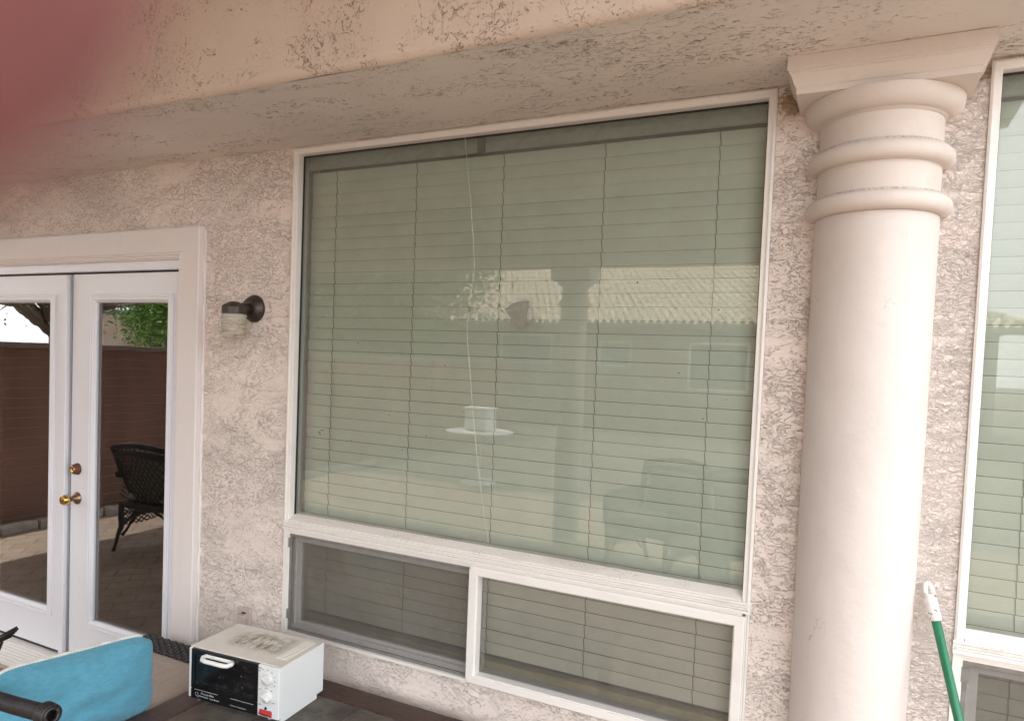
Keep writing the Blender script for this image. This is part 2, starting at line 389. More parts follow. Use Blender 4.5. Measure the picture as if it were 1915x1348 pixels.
def pavers():
    g = G('pavers', rough=.8)
    br = g.t.nodes.new('ShaderNodeTexBrick'); g.lk(br.inputs['Vector'], g.mp(rot=(0, 0, R(45)), scale=(1, 1, 1)))
    for k, v in {'Color1': (.30, .21, .155), 'Color2': (.36, .285, .22), 'Mortar': (.12, .10, .08), 'Scale': 1.0, 'Mortar Size': .008, 'Brick Width': .24, 'Row Height': .16, 'Bias': 0.0}.items(): g.lk(br.inputs[k], v)
    nz = g.ss(g.noise(6, 5, .6), .3, .7)
    g.set('color', g.mix(.5, br.outputs[0], g.mix(nz, (.27, .18, .13), (.42, .33, .25)), 'MIX'))
    g.set('normal', g.bump(g.math('SUBTRACT', g.math('MULTIPLY', g.noise(60, 4), .3), br.outputs[1]), .006)); return g.m
M['pavers'] = pavers()
def gravel():
    g = G('gravel', rough=.9)
    vr = g.t.nodes.new('ShaderNodeTexVoronoi'); g.lk(vr.inputs['Vector'], g.co); vr.inputs['Scale'].default_value = 42
    c = g.mix(g.n('SeparateColor', 0, {0: vr.outputs[1]}), (.13, .105, .085), (.24, .20, .17))
    g.set('color', c); g.set('normal', g.bump(g.math('SUBTRACT', 1.0, vr.outputs[0]), .02)); return g.m
M['gravel'] = gravel()
def block(name, c1, c2, rowh, dist=.012):
    g = G(name, rough=.85)
    z = g.n('SeparateXYZ', 2, {0: g.co})
    fr = g.math('FRACT', g.math('DIVIDE', z, rowh)); j = g.ss(g.math('ABSOLUTE', g.math('SUBTRACT', fr, .5)), .43, .47)
    st = g.noise(3, 4, .6, src=g.mp((1, 1, .3)))
    c = g.mix(g.ss(st, .35, .65), c1, c2)
    g.set('color', g.mix(g.math('MULTIPLY', j, .8), c, tuple(x*1.9 for x in c2)))
    g.set('normal', g.bump(g.math('SUBTRACT', g.math('MULTIPLY', g.noise(30, 4), .3), j), dist)); return g.m
M['fence'] = block('fence_block', (.19, .10, .07), (.27, .145, .105), .10)
M['nb_wall'] = plain('neighbour_stucco', (.27, .21, .175), .9, var=.08, scale=3, bump=.004)
M['pink_wall'] = plain('pink_stucco', (.62, .47, .38), .9, var=.06, scale=2)
M['tile'] = plain('roof_tile', (.68, .59, .46), .8, var=.24, scale=6, bump=.004)
M['fascia'] = plain('fascia_brown', (.13, .10, .08), .7)
M['nb_trim'] = plain('neighbour_trim', (.7, .68, .64), .5)
M['nb_glass'] = plain('neighbour_glass', (.10, .13, .13), .15)
M['bark'] = plain('bark', (.16, .12, .09), .9, var=.3, scale=12, bump=.01)
def leaves(name, a, b):
    g = G(name, rough=.6); g.set('color', g.mix(g.ss(g.noise(2.2, 3, .6), .35, .65), a, b)); return g.m
M['leaf'] = leaves('leaf_green', (.08, .19, .02), (.20, .36, .045))
M['leaf2'] = leaves('leaf_olive', (.09, .13, .05), (.18, .24, .10))
M['white_plastic'] = plain('white_plastic', (.78, .78, .76), .4)
M['knob_white'] = plain('knob_white', (.62, .62, .60), .4)
M['shed'] = plain('roof_teal', (.2, .42, .42), .6)
M['silk'] = plain('silk', (.62, .62, .55), .5)
M['debris'] = plain('debris', (.10, .09, .06), .9)
M['sticker'] = plain('sticker', (.225, .235, .19), .5, var=.05)
M['sticker_ink'] = plain('sticker_ink', (.36, .40, .36), .5)

# ================================================================== SETTING
MB().box(-200, 200, -200, 200, -.5, -.025).build('ground', M['gravel']).__setitem__('kind', 'structure')
pf = MB().box(-6.85, 6.5, -6.2, 0.0, -.2, 0).build('patio_floor', M['pavers'], bevel=.01); tag(pf, kind='structure')

# ================================================================== HOUSE
house = empty('house', (-2, 0, 0), 'cream stucco house wall with patio soffit, french doors, wide windows and a round column', 'house')
X0, X1, ZT, ZB = -2.168, -.246, 2.625, .556          # big window opening
DX = 2.461                                             # second window's offset

def wall_mesh(xa, xb, za, zb, holes, y0, y1):
    m = MB(); xs = sorted({xa, xb, *[h[0] for h in holes], *[h[1] for h in holes]}); zs = sorted({za, zb, *[h[2] for h in holes], *[h[3] for h in holes]})
    def solid(i, k):
        if i < 0 or k < 0 or i >= len(xs)-1 or k >= len(zs)-1: return False
        cx, cz = (xs[i]+xs[i+1])/2, (zs[k]+zs[k+1])/2
        return not any(h[0] < cx < h[1] and h[2] < cz < h[3] for h in holes)
    for i in range(len(xs)-1):
        for k in range(len(zs)-1):
            if not solid(i, k): continue
            a, b, c, d = xs[i], xs[i+1], zs[k], zs[k+1]
            m.add([(a, y0, c), (b, y0, c), (b, y0, d), (a, y0, d)], [(0, 1, 2, 3)])
            m.add([(a, y1, c), (b, y1, c), (b, y1, d), (a, y1, d)], [(3, 2, 1, 0)])
            if not solid(i-1, k): m.add([(a, y0, c), (a, y1, c), (a, y1, d), (a, y0, d)], [(3, 2, 1, 0)])
            if not solid(i+1, k): m.add([(b, y0, c), (b, y1, c), (b, y1, d), (b, y0, d)], [(0, 1, 2, 3)])
            if not solid(i, k-1): m.add([(a, y0, c), (b, y0, c), (b, y1, c), (a, y1, c)], [(3, 2, 1, 0)])
            if not solid(i, k+1): m.add([(a, y0, d), (b, y0, d), (b, y1, d), (a, y1, d)], [(0, 1, 2, 3)])
    return m
HOLES = [(-4.70, -2.775, .06, 2.215), (X0, X1, ZB, ZT), (X0+DX, X1+DX, ZB, ZT)]
wall_mesh(-7.3, 4.2, -.1, 3.7, HOLES, 0, .16).build('wall', M['wall'], house, fix=False)
# interior room shell behind the openings
rm = MB()
def quad(a, b, c, d): rm.add([a, b, c, d], [(0, 1, 2, 3)])
ya, yb, xa, xb, za, zb = .163, 3.6, -7.2, 4.1, .02, 2.9
quad((xa, yb, za), (xb, yb, za), (xb, yb, zb), (xa, yb, zb)); quad((xa, ya, za), (xb, ya, za), (xb, yb, za), (xa, yb, za))
quad((xa, ya, zb), (xb, ya, zb), (xb, yb, zb), (xa, yb, zb)); quad((xa, ya, za), (xa, yb, za), (xa, yb, zb), (xa, ya, zb)); quad((xb, ya, za), (xb, yb, za), (xb, yb, zb), (xb, ya, zb))
rm.build('interior', M['dark_room'], house)
MB().box(-7.5, 4.4, -.0, 9, 3.703, 3.9).build('roof', M['fascia'], house)
# soffit and dropped wall above it
XE = .43
def soff(u, v):
    x = -7.3+(XE+7.3)*u; y = -.001-.556*v
    return (x, y, 2.63+.004*mnoise.noise(Vector((x*1.7, y*3, 0))))
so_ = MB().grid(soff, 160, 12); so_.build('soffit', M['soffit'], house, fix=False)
def beamf(u, v):
    x = -7.3+(XE+7.3)*u; wob = .006*mnoise.noise(Vector((x*2.3, 7, 0)))+.004*mnoise.noise(Vector((x*9, 3, 0)))
    a = min(v/.25, 1)*math.pi/2
    if v < .25: y = -.557-.026*math.sin(a); z = 2.63+.004*mnoise.noise(Vector((x*1.7, -1.67, 0)))+.026*(1-math.cos(a))
    else: y = -.583; z = 2.656+(v-.25)/.75*.63
    return (x, y+wob*min(1, v*4)*.8, z+(wob*.5 if v < .3 else 0))
bmw = MB().grid(beamf, 200, 25)
bmw.add([(XE, -.557, 2.63), (XE, -.001, 2.63), (XE, -.001, 3.286), (XE, -.583, 3.286), (XE, -.583, 2.656)], [(0, 1, 2, 3, 4)])
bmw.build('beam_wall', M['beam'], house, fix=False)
MB().box(-7.3, XE, -4.35, -.0005, 3.287, 3.42).build('patio_ceiling', M['ceiling'], house)
MB().box(-7.3, XE, -4.22, -3.95, 2.70, 3.286).build('patio_beam', M['beam'], house, bevel=.02)
def patio_post(x):
    e = MB()
    e.lathe([(.13, 0), (.13, 2.3), (.155, 2.32), (.155, 2.37), (.13, 2.39), (.13, 2.5), (.18, 2.53), (.18, 2.56)], (x, -4.08, 0), n=28)
    e.box(x-.2, x+.2, -4.24, -3.92, 2.56, 2.698)
    return e.build('patio_post', M['column'], house)
for x in (-6.6, -2.47): patio_post(x)

# ---- engaged round column with moulded capital
cx, cyc = .036, .0
colm = empty('column', (cx, -.08, 0), None, None, parent=house)
shaft = MB(); pr = [(.150, 0), (.152, .4), (.158, 1.3), (.160, 2.21)]
shaft.lathe(pr, (cx, cyc, 0), n=64, a0=-math.pi, a1=0); shaft.build('shaft', M['column'], colm, fix=False)
def torus_prof(r_in, R_, z0, z1, lip=.0):
    c = (z0+z1)/2; h = (z1-z0)/2; out = []
    for k in range(13):
        a = -math.pi/2+math.pi*k/12; out.append((r_in+(R_-r_in)*math.cos(a), c+h*math.sin(a)))
    return out
def ring(name, z0, z1, Ro, lip=True):
    p = [(.150, z0-.001)]+torus_prof(.168, Ro, z0, z1)
    if lip: p += [(.168, z1), (.168, z1+.006), (.150, z1+.007)]
    MB().lathe(p, (cx, cyc, 0), n=64, a0=-math.pi, a1=0).build(name, M['capital'], colm, fix=False)
ring('ring', 2.212, 2.262, .189); ring('ring', 2.345, 2.395, .189)
MB().lathe([(.158, 2.205), (.158, 2.50)], (cx, cyc, 0), n=64, a0=-math.pi, a1=0).build('necking', M['capital'], colm, fix=False)
ep = [(.150, 2.474), (.164, 2.475), (.164, 2.482)]+[(.166+.038*math.sin(math.pi/2*k/8), 2.482+.05*(1-math.cos(math.pi/2*k/8))) for k in range(9)]
MB().lathe(ep, (cx, cyc, 0), n=64, a0=-math.pi, a1=0).build('echinus', M['capital'], colm, fix=False)
ab = MB()
prof = [(.0, 2.6285), (.0, 2.592), (.005, 2.589), (.005, 2.585), (.009, 2.582), (.012, 2.574), (.016, 2.562), (.021, 2.552), (.024, 2.549), (.024, 2.5325)]
HW, FR = .240, .207
lay = []
for ins, z in prof: lay.append([(cx-HW+ins, .001, z), (cx-HW+ins, -FR+ins, z), (cx+HW-ins, -FR+ins, z), (cx+HW-ins, .001, z)])
vv = [p for l in lay for p in l]; ff = []
for i in range(len(lay)-1):
    for k in range(3): ff.append((i*4+k, i*4+k+1, (i+1)*4+k+1, (i+1)*4+k))
b_ = (len(lay)-1)*4; ff.append((b_, b_+1, b_+2, b_+3))
ab.add(vv, ff).build('abacus', M['capital'], colm)

# ---- windows
def make_window(dx):
    wn_ = empty('window', ((X0+X1)/2+dx, 0, ZB), None, None, parent=house)
    a, b = X0+dx, X1+dx; mx = -1.2175+dx
    f = MB()   # upper fixed light: stepped frame
    f.frame(a+.0005, b-.0005, 1.014, ZT-.0005, [(0, .06), (0, -.006), (.006, -.010), (.009, -.010), (.009, -.004), (.024, -.004), (.026, .0), (.026, .06)], 'LRT')
    # lower frame stiles
    f.box(a+.0005, a+.022, -.004, .06, ZB+.0005, 1.012); f.box(b-.0130, b-.0085, -.003, .06, ZB+.0005, 1.012); f.box(b-.0070, b-.0005, -.004, .06, ZB+.0005, 1.012); f.box(b-.0128, b-.002, .003, .059, ZB+.0008, 1.0118)
    f.box(a+.0225, a+.026, .006, .06, ZB+.03, 1.012)
    f.box(a+.0225, mx-.0265, -.006, .06, ZB+.0005, ZB+.012)
    f.build('window_frame', M['frame'], wn_)
    s = MB()   # grooved mullion bar
    s.add([(a+.0265, .05, 1.078), (b-.0265, .05, 1.078), (b-.0265, -.006, 1.052), (a+.0265, -.006, 1.052), (a+.0265, -.006, 1.046), (b-.0265, -.006, 1.046), (b-.0265, .05, 1.046), (a+.0265, .05, 1.046)],
          [(0, 1, 2, 3), (3, 2, 5, 4), (4, 5, 6, 7)])
    s.build('window_sill', M['sill'], wn_)
    g_ = MB(); zz = [1.0455, 1.036, 1.034, 1.026, 1.024, 1.0185]; yy = [-.010, -.010, -.005, -.008, -.004, -.0105]
    for z1_, z0_, y in ((1.0455, 1.0375, -.011), (1.0360, 1.0285, -.009), (1.0270, 1.0215, -.007), (1.0200, 1.0105, -.012)):
        g_.box(a-.002, b+.003, y, .05, z0_, z1_)
    g_.box(a-.001, b+.002, -.0025, .049, 1.011, 1.045)
    g_.box(a+.0225, b-.0225, -.003, .055, 1.0, 1.0102)
    g_.box(a+.0225, mx-.026, .004, .055, .990, .9998)
    g_.build('mullion_bar', M['frame'], wn_, bevel=.0008)
    for x in (a+.09, b-.085): MB().frame(x-.024, x+.024, 1.034, 1.045, [(0, -.0112), (0, -.0125), (.0025, -.0125), (.0025, -.0112)]).build('weep_slot', M['sill'], wn_)
    sa = MB()  # fixed lower sash on the right
    sa.frame(mx-.026, b-.0135, ZB+.0012, .9995, [(0, .04), (0, -.008), (.004, -.012), (.030, -.012), (.032, -.006), (.034, -.006), (.034, .04)])
    sa.box(mx-.026, mx+.004, -.0135, -.0125, ZB+.0125, .9900)
    sa.build('sash', M['frame'], wn_, bevel=.0008)
    MB().box(mx+.007, b-.046, .030, .034, ZB+.034, .967).build('pane', M['glass_low'], wn_)
    MB().add([(a+.025, .035, 1.07), (b-.025, .035, 1.07), (b-.025, .035, ZT-.025), (a+.025, .035, ZT-.025)], [(0, 1, 2, 3)]).build('pane', M['glass'], wn_, fix=False)
    gk = MB(); gk.frame(a+.0262, b-.0262, 1.062, ZT-.0265, [(0, .034), (0, .028), (.005, .028), (.005, .034)]); gk.build('gasket', M['black'], wn_)
    # sliding sash behind an insect screen on the left
    xa_, xb_, za_, zb_ = a+.0265, mx-.0265, ZB+.0125, .9895
    sf = MB(); sf.frame(xa_, xb_, za_, zb_, [(0, .014), (0, .006), (.012, .006), (.012, .014)]); sf.build('screen_frame', M['screen_frame'], wn_, bevel=.001)
    MB().add([(xa_+.008, .010, za_+.008), (xb_-.008, .010, za_+.008), (xb_-.008, .010, zb_-.008), (xa_+.008, .010, zb_-.008)], [(0, 1, 2, 3)]).build('insect_screen', M['screen'], wn_, fix=False)
    ss_ = MB(); ss_.frame(xa_+.006, xb_+.02, za_+.004, zb_-.002, [(0, .055), (0, .028), (.012, .028), (.012, .034), (.036, .034), (.036, .055)])
    ss_.box(xa_, xb_, .018, .026, za_, za_+.03); ss_.build('sliding_sash', M['frame'], wn_, bevel=.001)
    MB().box(xa_+.03, xb_+.0, .040, .043, za_+.03, zb_-.03).build('pane', M['glass_screened'], wn_)
    for z in (.62, .93): MB().box(xa_-.004, xa_+.016, .001, .0055, z, z+.04).build('screen_tab', M['screen_frame'], wn_)
    return wn_
make_window(0); make_window(DX)

# ---- french doors
LEAF = [(-4.555, -3.725), (-3.697, -2.845)]
dz0, dz1 = .105, 2.128
tr = MB()
oX0, oX1, oZ1 = -4.835, -2.690, 2.322
tp = [(0, .0), (0, -.030), (.004, -.034), (.112, -.034), (.116, -.030), (.122, -.030), (.126, -.024), (.134, -.024), (.138, -.018), (.142, -.018), (.142, .0)]
tr.frame(oX0, oX1, -2.0, oZ1, tp, 'T')
# side legs have a plain face with a bead on the inner edge
n_ = [(0, .0), (0, -.030), (.004, -.034), (.130, -.034), (.134, -.028), (.140, -.026), (.140, .0)]
dt = tr.build('door_trim', M['trim'], house)
def leg(xo, sgn):
    v = []; tr2 = MB()
    for ins, y in n_: v += [(xo+sgn*ins, y, .075), (xo+sgn*ins, y, oZ1-min(ins, .14))]
    k = len(n_); tr2.add(v, [(2*i, 2*i+1, 2*((i+1) % k)+1, 2*((i+1) % k)) for i in range(k)]); tr2.build('side_trim', M['trim'], dt)
leg(oX1, -1); leg(oX0, 1)
cb = MB(); cpts = [(oX1+.004, -.001, .35+k*.03) for k in range(66)]+[(oX1+.004-.02*k, -.001, oZ1+.006) for k in range(1, 100)]
cb.tube([(x+.006*mnoise.noise(Vector((x*9, z*14, 0))), y, z+.006*mnoise.noise(Vector((x*14, 3, z*9)))) for x, y, z in cpts], [.007+.006*mnoise.noise(Vector((i*.33, 2, 0))) for i in range(len(cpts))], 8)
cb.build('caulk', M['trim'], dt)
jm = MB(); jm.box(-2.834, -2.7745, .0, .158, .06, 2.214); jm.box(-4.699, -4.566, .0, .158, .06, 2.214); jm.box(-4.565, -2.835, .0, .158, 2.138, 2.214)
jm.build('door_jamb', M['door'], house)
wsp = MB(); wsp.box(-2.8445, -2.8345, .028, .07, dz0, 2.137); wsp.box(-4.565, -2.845, .040, .075, 2.129, 2.1375); wsp.box(-3.724, -3.698, .045, .07, .08, 2.128)
wsp.build('weather_strip', M['black'], house)
th = MB()
th.add([(-4.70, -.135, .062), (-2.775, -.135, .062), (-2.775, .1, .094), (-4.70, .1, .094), (-4.70, -.135, .045), (-2.775, -.135, .045)], [(0, 1, 2, 3), (4, 5, 1, 0)])
for k in range(7): th.box(-4.70, -2.775, -.128+k*.02, -.118+k*.02, .060, .0665+k*.0027)
th.build('threshold', M['frame'], house)
MB().box(-4.80, -2.72, -.11, -.002, .0, .044).build('concrete_sill', M['concrete'], house, bevel=.004)
def door_leaf(xa_, xb_, hand):
    d = empty('door', ((xa_+xb_)/2, .05, dz0), None, None, parent=house)
    gx0, gx1 = xa_+.185, xb_-.115
    if hand < 0: gx0, gx1 = xa_+.115, xb_-.155
    gz0, gz1 = .318, 1.990
    p = wall_mesh(xa_, xb_, dz0, dz1, [(gx0, gx1, gz0, gz1)], .030, .074); p.build('leaf', M['door'], d, fix=False, bevel=.001)
    f = MB(); f.frame(gx0-.034, gx1+.034, gz0-.034, gz1+.034, [(0, .030), (0, .022), (.003, .019), (.010, .019), (.012, .022), (.014, .022), (.017, .018), (.028, .018), (.030, .022), (.036, .026), (.042, .034), (.042, .05)])
    f.build('glass_frame', M['door'], d)
    MB().add([(gx0, .044, gz0), (gx1, .044, gz0), (gx1, .044, gz1), (gx0, .044, gz1)], [(0, 1, 2, 3)]).build('pane', M['door_glass'], d, fix=False)
    sp = MB(); sp.frame(gx0+.006, gx1-.006, gz0+.006, gz1-.006, [(0, .060), (0, .052), (.008, .052), (.008, .060)]); sp.build('spacer', M['headrail'], d)
    return d
dl = door_leaf(*LEAF[0], -1); dr = door_leaf(*LEAF[1], 1)
MB().box(-3.752, -3.7175, .006, .0295, dz0-.012, dz1-.004, .003).build('astragal', M['door'], dl)
MB().box(-4.55, -2.85, .032, .070, .092, .1045).build('door_sweep', M['black'], dl)
kx, kz = -3.640, .955
kb = MB(); kb.lathe([(.0, -.0), (.033, .0), (.033, .003), (.028, .010), (.014, .016), (.012, .03), (.012, .034)], (kx, .030, kz), (0, -1, 0), 28)
kn = kb.build('knob_rose', M['old_brass'], dr)
kb = MB(); kb.lathe([(.011, .028), (.012, .040), (.020, .048), (.0265, .058), (.027, .066), (.024, .078), (.018, .083), (.014, .081), (.0, .081)], (kx, .030, kz), (0, -1, 0), 28)
kb.build('knob', M['brass'], dr)
db = MB(); db.lathe([(.0, .0), (.031, .0), (.031, .004), (.024, .026), (.020, .030)], (kx, .030, kz+.155), (0, -1, 0), 28)
db.build('deadbolt', M['rust_brass'], dr)
db = MB(); db.lathe([(.020, .030), (.019, .0315), (.011, .0315), (.010, .0295), (.0, .0295)], (kx, .030, kz+.155), (0, -1, 0), 24); db.build('lock_cylinder', M['brass'], dr)

# ================================================================== BLINDS
def make_blind(dx, label):
    e = empty('window_blind', ((X0+X1)/2+dx, .1, .6), label, 'blind', 'white horizontal blinds inside the windows')
    a, b = -2.150+dx, -.272+dx
    cords = [x+dx for x in (-2.015, -1.609, -1.219, -.82, -.427)]
    s = MB(); z = 2.522; i = 0
    while z > .63:
        t = R(-3+random.uniform(-.4, .4)); dzr = random.uniform(-.0002, .0002); sag = random.uniform(-.0003, .0003)
        h = .0230; n = 5; v = []
        # gently crowned slat, top edge tilted outwards
        for x, so2 in ((a+random.uniform(-.002, .002), 0), ((a+b)/2, sag), (b+random.uniform(-.002, .002), 0)):
            for k in range(n):
                q = -1+2*k/(n-1); bow = .0022*(1-q*q)
                v.append((x, .1+q*h*math.sin(t)-bow, z+q*h*math.cos(t)+dzr+so2))
            for k in range(n):
                q = 1-2*k/(n-1); bow = .0022*(1-q*q)
                v.append((x, .1026+q*h*math.sin(t)-bow, z+q*h*math.cos(t)+dzr+so2))
        m2 = 2*n; f = [(j*m2+k, j*m2+(k+1) % m2, (j+1)*m2+(k+1) % m2, (j+1)*m2+k) for j in range(2) for k in range(m2)]
        f += [tuple(range(m2)), tuple(2*m2+k for k in range(m2))[::-1]]
        s.add(v, f); z -= .0478; i += 1
    s.build('slats', M['slat'], e)
    MB().box(a, b, .078, .122, .588, .616, .002).build('bottom_rail', M['rail_olive'], e)
    MB().box(a-.004, b+.004, .072, .125, 2.572, 2.622, .002).build('headrail', M['headrail'], e)
    MB().box(a-.006, b+.006, .060, .0715, 2.548, 2.585, .002).build('valance', M['headrail'], e)
    br = MB(); br.box(-1.313+dx, -1.283+dx, .052, .0595, 2.545, 2.615); br.build('bracket', M['bracket'], e)
    c = MB()
    for x in cords:
        pts = []; zz = 2.522
        while zz > .63:
            j_ = random.uniform(-.0008, .0008)
            pts += [(x-.0016+j_, .0935, zz+.0226), (x+.0018+j_, .0975, zz-.0222)]; zz -= .0478
        c.tube(pts, .0015, 5)
    c.build('ladder_cord', M['cord'], e)
    return e
make_blind(0, 'white slatted blind filling the wide window between the french doors and the column')
make_blind(DX, 'white slatted blind behind the window right of the column, at the photo\'s right edge')

# ================================================================== SMALL WALL THINGS
lx, lz = -2.372, 1.952
lamp = empty('wall_lamp', (lx, 0, lz), 'dark bronze wall lamp with ribbed jar glass beside the french doors', 'wall lamp')
b1 = MB(); b1.lathe([(.060, .0), (.060, .006), (.056, .014), (.050, .018), (.046, .030), (.030, .036), (.0, .037)], (lx, -.001, lz), (0, -1, 0), 36); b1.build('backplate', M['lamp_dark'], lamp)
ax_ = MB(); ax_.tube([(lx, -.03, lz-.004), (lx, -.06, lz-.002), (lx, -.085, lz-.006)], [.024, .022, .024], 16); ax_.build('arm', M['lamp_dark'], lamp)
cp = MB(); cp.lathe([(.0, .020), (.020, .020), (.044, .006), (.051, .0), (.052, -.004), (.052, -.030), (.048, -.031), (.0, -.031)], (lx, -.115, lz), (0, 0, 1), 8, a0=R(22.5), a1=R(382.5), smooth=False); cp.build('cap', M['lamp_dark'], lamp)
jr = MB(); pj = [(.044, -.030)]
for k in range(9):
    z = -.034-k*.0105
    for q in range(6): pj.append((.0485+.0035*math.sin(math.pi*q/6)-.0002*k, z-.0105*q/6))
pj += [(.046, -.130), (.040, -.136), (.0, -.138)]
jr.lathe(pj, (lx, -.115, lz), n=36); jr.build('glass_jar', M['lamp_glass'], lamp)

ox, oz = -2.382, .562
oc = empty('outlet_cover', (ox, 0, oz), 'small beige outdoor outlet cover low on the stucco behind the toaster oven', 'outlet')
MB().box(ox-.037, ox+.037, -.016, .001, oz-.058, oz+.062, .002).build('plate', M['outlet'], oc)
o1 = MB(); ob = [(ox-.022, oz-.045), (ox+.022, oz-.045), (ox+.022, oz+.018), (ox+.010, oz+.034), (ox-.022, oz+.034)]
o1.add([(x, -.0155, z) for x, z in ob]+[(x*.0+x, -.032, z) for x, z in ob], [(5, 6, 7, 8, 9)]+[(i, (i+1) % 5, (i+1) % 5+5, i+5) for i in range(5)])
o1.build('flap', M['outlet'], oc, bevel=.002)
MB().box(ox-.004, ox+.016, -.022, -.0165, oz+.038, oz+.044).build('hinge', M['lamp_dark'], oc)

# spider thread hanging across the glass
th_ = MB(); P_ = [(-1.353, 2.601), (-1.325, 2.40), (-1.300, 2.211), (-1.291, 2.112), (-1.308, 1.958), (-1.312, 1.90), (-1.309, 1.832), (-1.292, 1.70), (-1.278, 1.592), (-1.25, 1.40), (-1.22, 1.24), (-1.186, 1.088)]
th_.tube([(x+.001*math.sin(i*2.1), .0245+.002*math.sin(i), z) for i, (x, z) in enumerate(P_)], .0009, 5)
sw = empty('spider_thread', (-1.3, .024, 1.08), 'pale spider thread hanging down across the wide window glass', 'cobweb')
th_.build('thread', M['silk'], sw)
d_ = MB()
for k in range(9):
    p = Vector((-1.308, .024, 1.958)); a = random.uniform(0, 6.28); l = random.uniform(.004, .014)
    d_.tube([p+Vector((random.uniform(-.006, .006), 0, random.uniform(-.006, .006))), p+Vector((math.cos(a)*l, -.002, math.sin(a)*l))], .0009, 4)
d_.build('debris_clump', M['debris'], sw)
# shield sticker on the outside of the glass
stc = empty('window_sticker', (-1.105, .034, 1.94), 'pale grey shield-shaped sticker with lettering, tilted, on the wide window glass', 'sticker')
sh = []; 
for k in range(13):
    t = k/12; sh.append((-.052+.104*t, .030+.010*math.sin(math.pi*t)))
for k in range(1, 9):
    t = k/8; sh.append((.052*(1-t)**.75, .030-.095*t))
for k in range(1, 8):
    t = 1-k/8; sh.append((-.052*(1-t)**.75, .030-.095*t))
ca, sa_ = math.cos(R(17)), math.sin(R(17))
def shp(x, z, y): return (-1.105+x*ca-z*sa_, y, 1.945+x*sa_+z*ca)
m_ = MB(); n2 = len(sh); m_.add([shp(x, z, .0338) for x, z in sh]+[shp(x, z, .0345) for x, z in sh], [tuple(range(n2))]+[(i, (i+1) % n2, (i+1) % n2+n2, i+n2) for i in range(n2)])
m_.build('shield', M['sticker'], stc)
text('PROTECTED', .015, M['sticker_ink'], 'lettering', stc, (shp(0, .016, .0333)[0]+1.105, -.0007, shp(0, .012, 0)[2]-1.94), (R(90), R(-17), 0), align='CENTER')

# flecks on glass (bugs / dirt)
fl = MB()
for k in range(26):
    x, z = random.uniform(-2.0, -.35), random.uniform(1.2, 2.5); r_ = random.uniform(.0012, .003)
    fl.lathe([(r_, 0), (r_*.6, r_*.5), (0, r_*.6)], (x, .0345, z), (0, -1, 0), 6)
for k in range(14):
    x, z = -2.01+random.uniform(-.014, .014), 1.433+random.uniform(-.012, .012); fl.lathe([(.0022, 0), (.001, .001), (0, .001)], (x, .0345, z), (0, -1, 0), 6)
fo = fl.build('dirt_fleck', M['debris']); tag(fo, 'scattered dark dirt flecks and insect specks on the wide window glass', 'dirt', kind='stuff')

# leaning broom handle with paint-spattered white grip
bt, bb_ = Vector((.218, -.030, 1.203)), Vector((.508, -.275, .06))
pole = empty('broom', tuple(bb_), 'green pole with white spattered hanging grip leaning on stucco right of the column', 'broom')
dirv = (bt-bb_).normalized(); L = (bt-bb_).length
def bp(s): return bt-dirv*s
MB().tube([bp(.085), bp(.4), bp(.9), bb_], .0118, 20).build('pole', M['green'], pole)
gp = MB(); side = dirv.cross(Vector((0, 1, 0))).normalized()
gp.tube([bp(.104), bp(.10), bp(.06), bp(.034)], [.0135, .0150, .0150, .0138], 20)
g1 = []
for k in range(17):
    a = math.pi*k/16; g1.append(bp(.034)+side*(.0088*math.cos(a))+dirv*(.029*math.sin(a)**.8))
gp.tube(g1, .0060, 10); gp.build('grip', M['grip'], pole)
hb = MB(); hb.box(bb_.x-.14, bb_.x+.14, bb_.y-.03, bb_.y+.03, .055, .10, .01); hb.build('broom_head', M['black'], pole)
br_ = MB()
for i in range(28):
    for j in range(5): br_.tube([(bb_.x-.13+i*.0096, bb_.y-.022+j*.011, .056), (bb_.x-.145+i*.0107, bb_.y-.028+j*.014, .001)], .0025, 4)
br_.build('bristles', M['green'], pole)

# ================================================================== TABLE
tz = .452
tab = empty('patio_table', (-1.6, -.53, 0), 'low dark wood patio table with slate tile top under the window', 'table')
tx0, tx1, ty0, ty1 = -2.236, -.95, -.98, -.079
bw = .115
tf = MB(); tf.box(tx0, tx1, ty1-bw, ty1, tz-.034, tz, .004); tf.box(tx0, tx1, ty0, ty0+bw, tz-.034, tz, .004)
tf.box(tx0, tx0+bw-.002, ty0+bw+.001, ty1-bw-.001, tz-.034, tz-.0005, .004); tf.box(tx1-bw+.002, tx1, ty0+bw+.001, ty1-bw-.001, tz-.034, tz-.0005, .004)
tf.build('frame', M['wood'], tab)
tl = MB(); nx, ny = 4, 2
sx, sy = (tx1-tx0-2*bw)/nx, (ty1-ty0-2*bw)/ny
for i in range(nx):
    for j in range(ny):
        tl.box(tx0+bw+i*sx+.002, tx0+bw+(i+1)*sx-.002, ty0+bw+j*sy+.002, ty0+bw+(j+1)*sy-.002, tz-.02, tz-.001-.001*random.random(), .002)
tl.build('slate_top', M['slate'], tab)
MB().box(tx0+.05, tx1-.05, ty0+.05, ty1-.05, tz-.09, tz-.0345).build('apron', M['wood'], tab)
for x in (tx0+.03, tx1-.09):
    for y in (ty0+.03, ty1-.09): MB().box(x, x+.06, y, y+.06, 0, tz-.0905, .003).build('leg', M['wood'], tab)

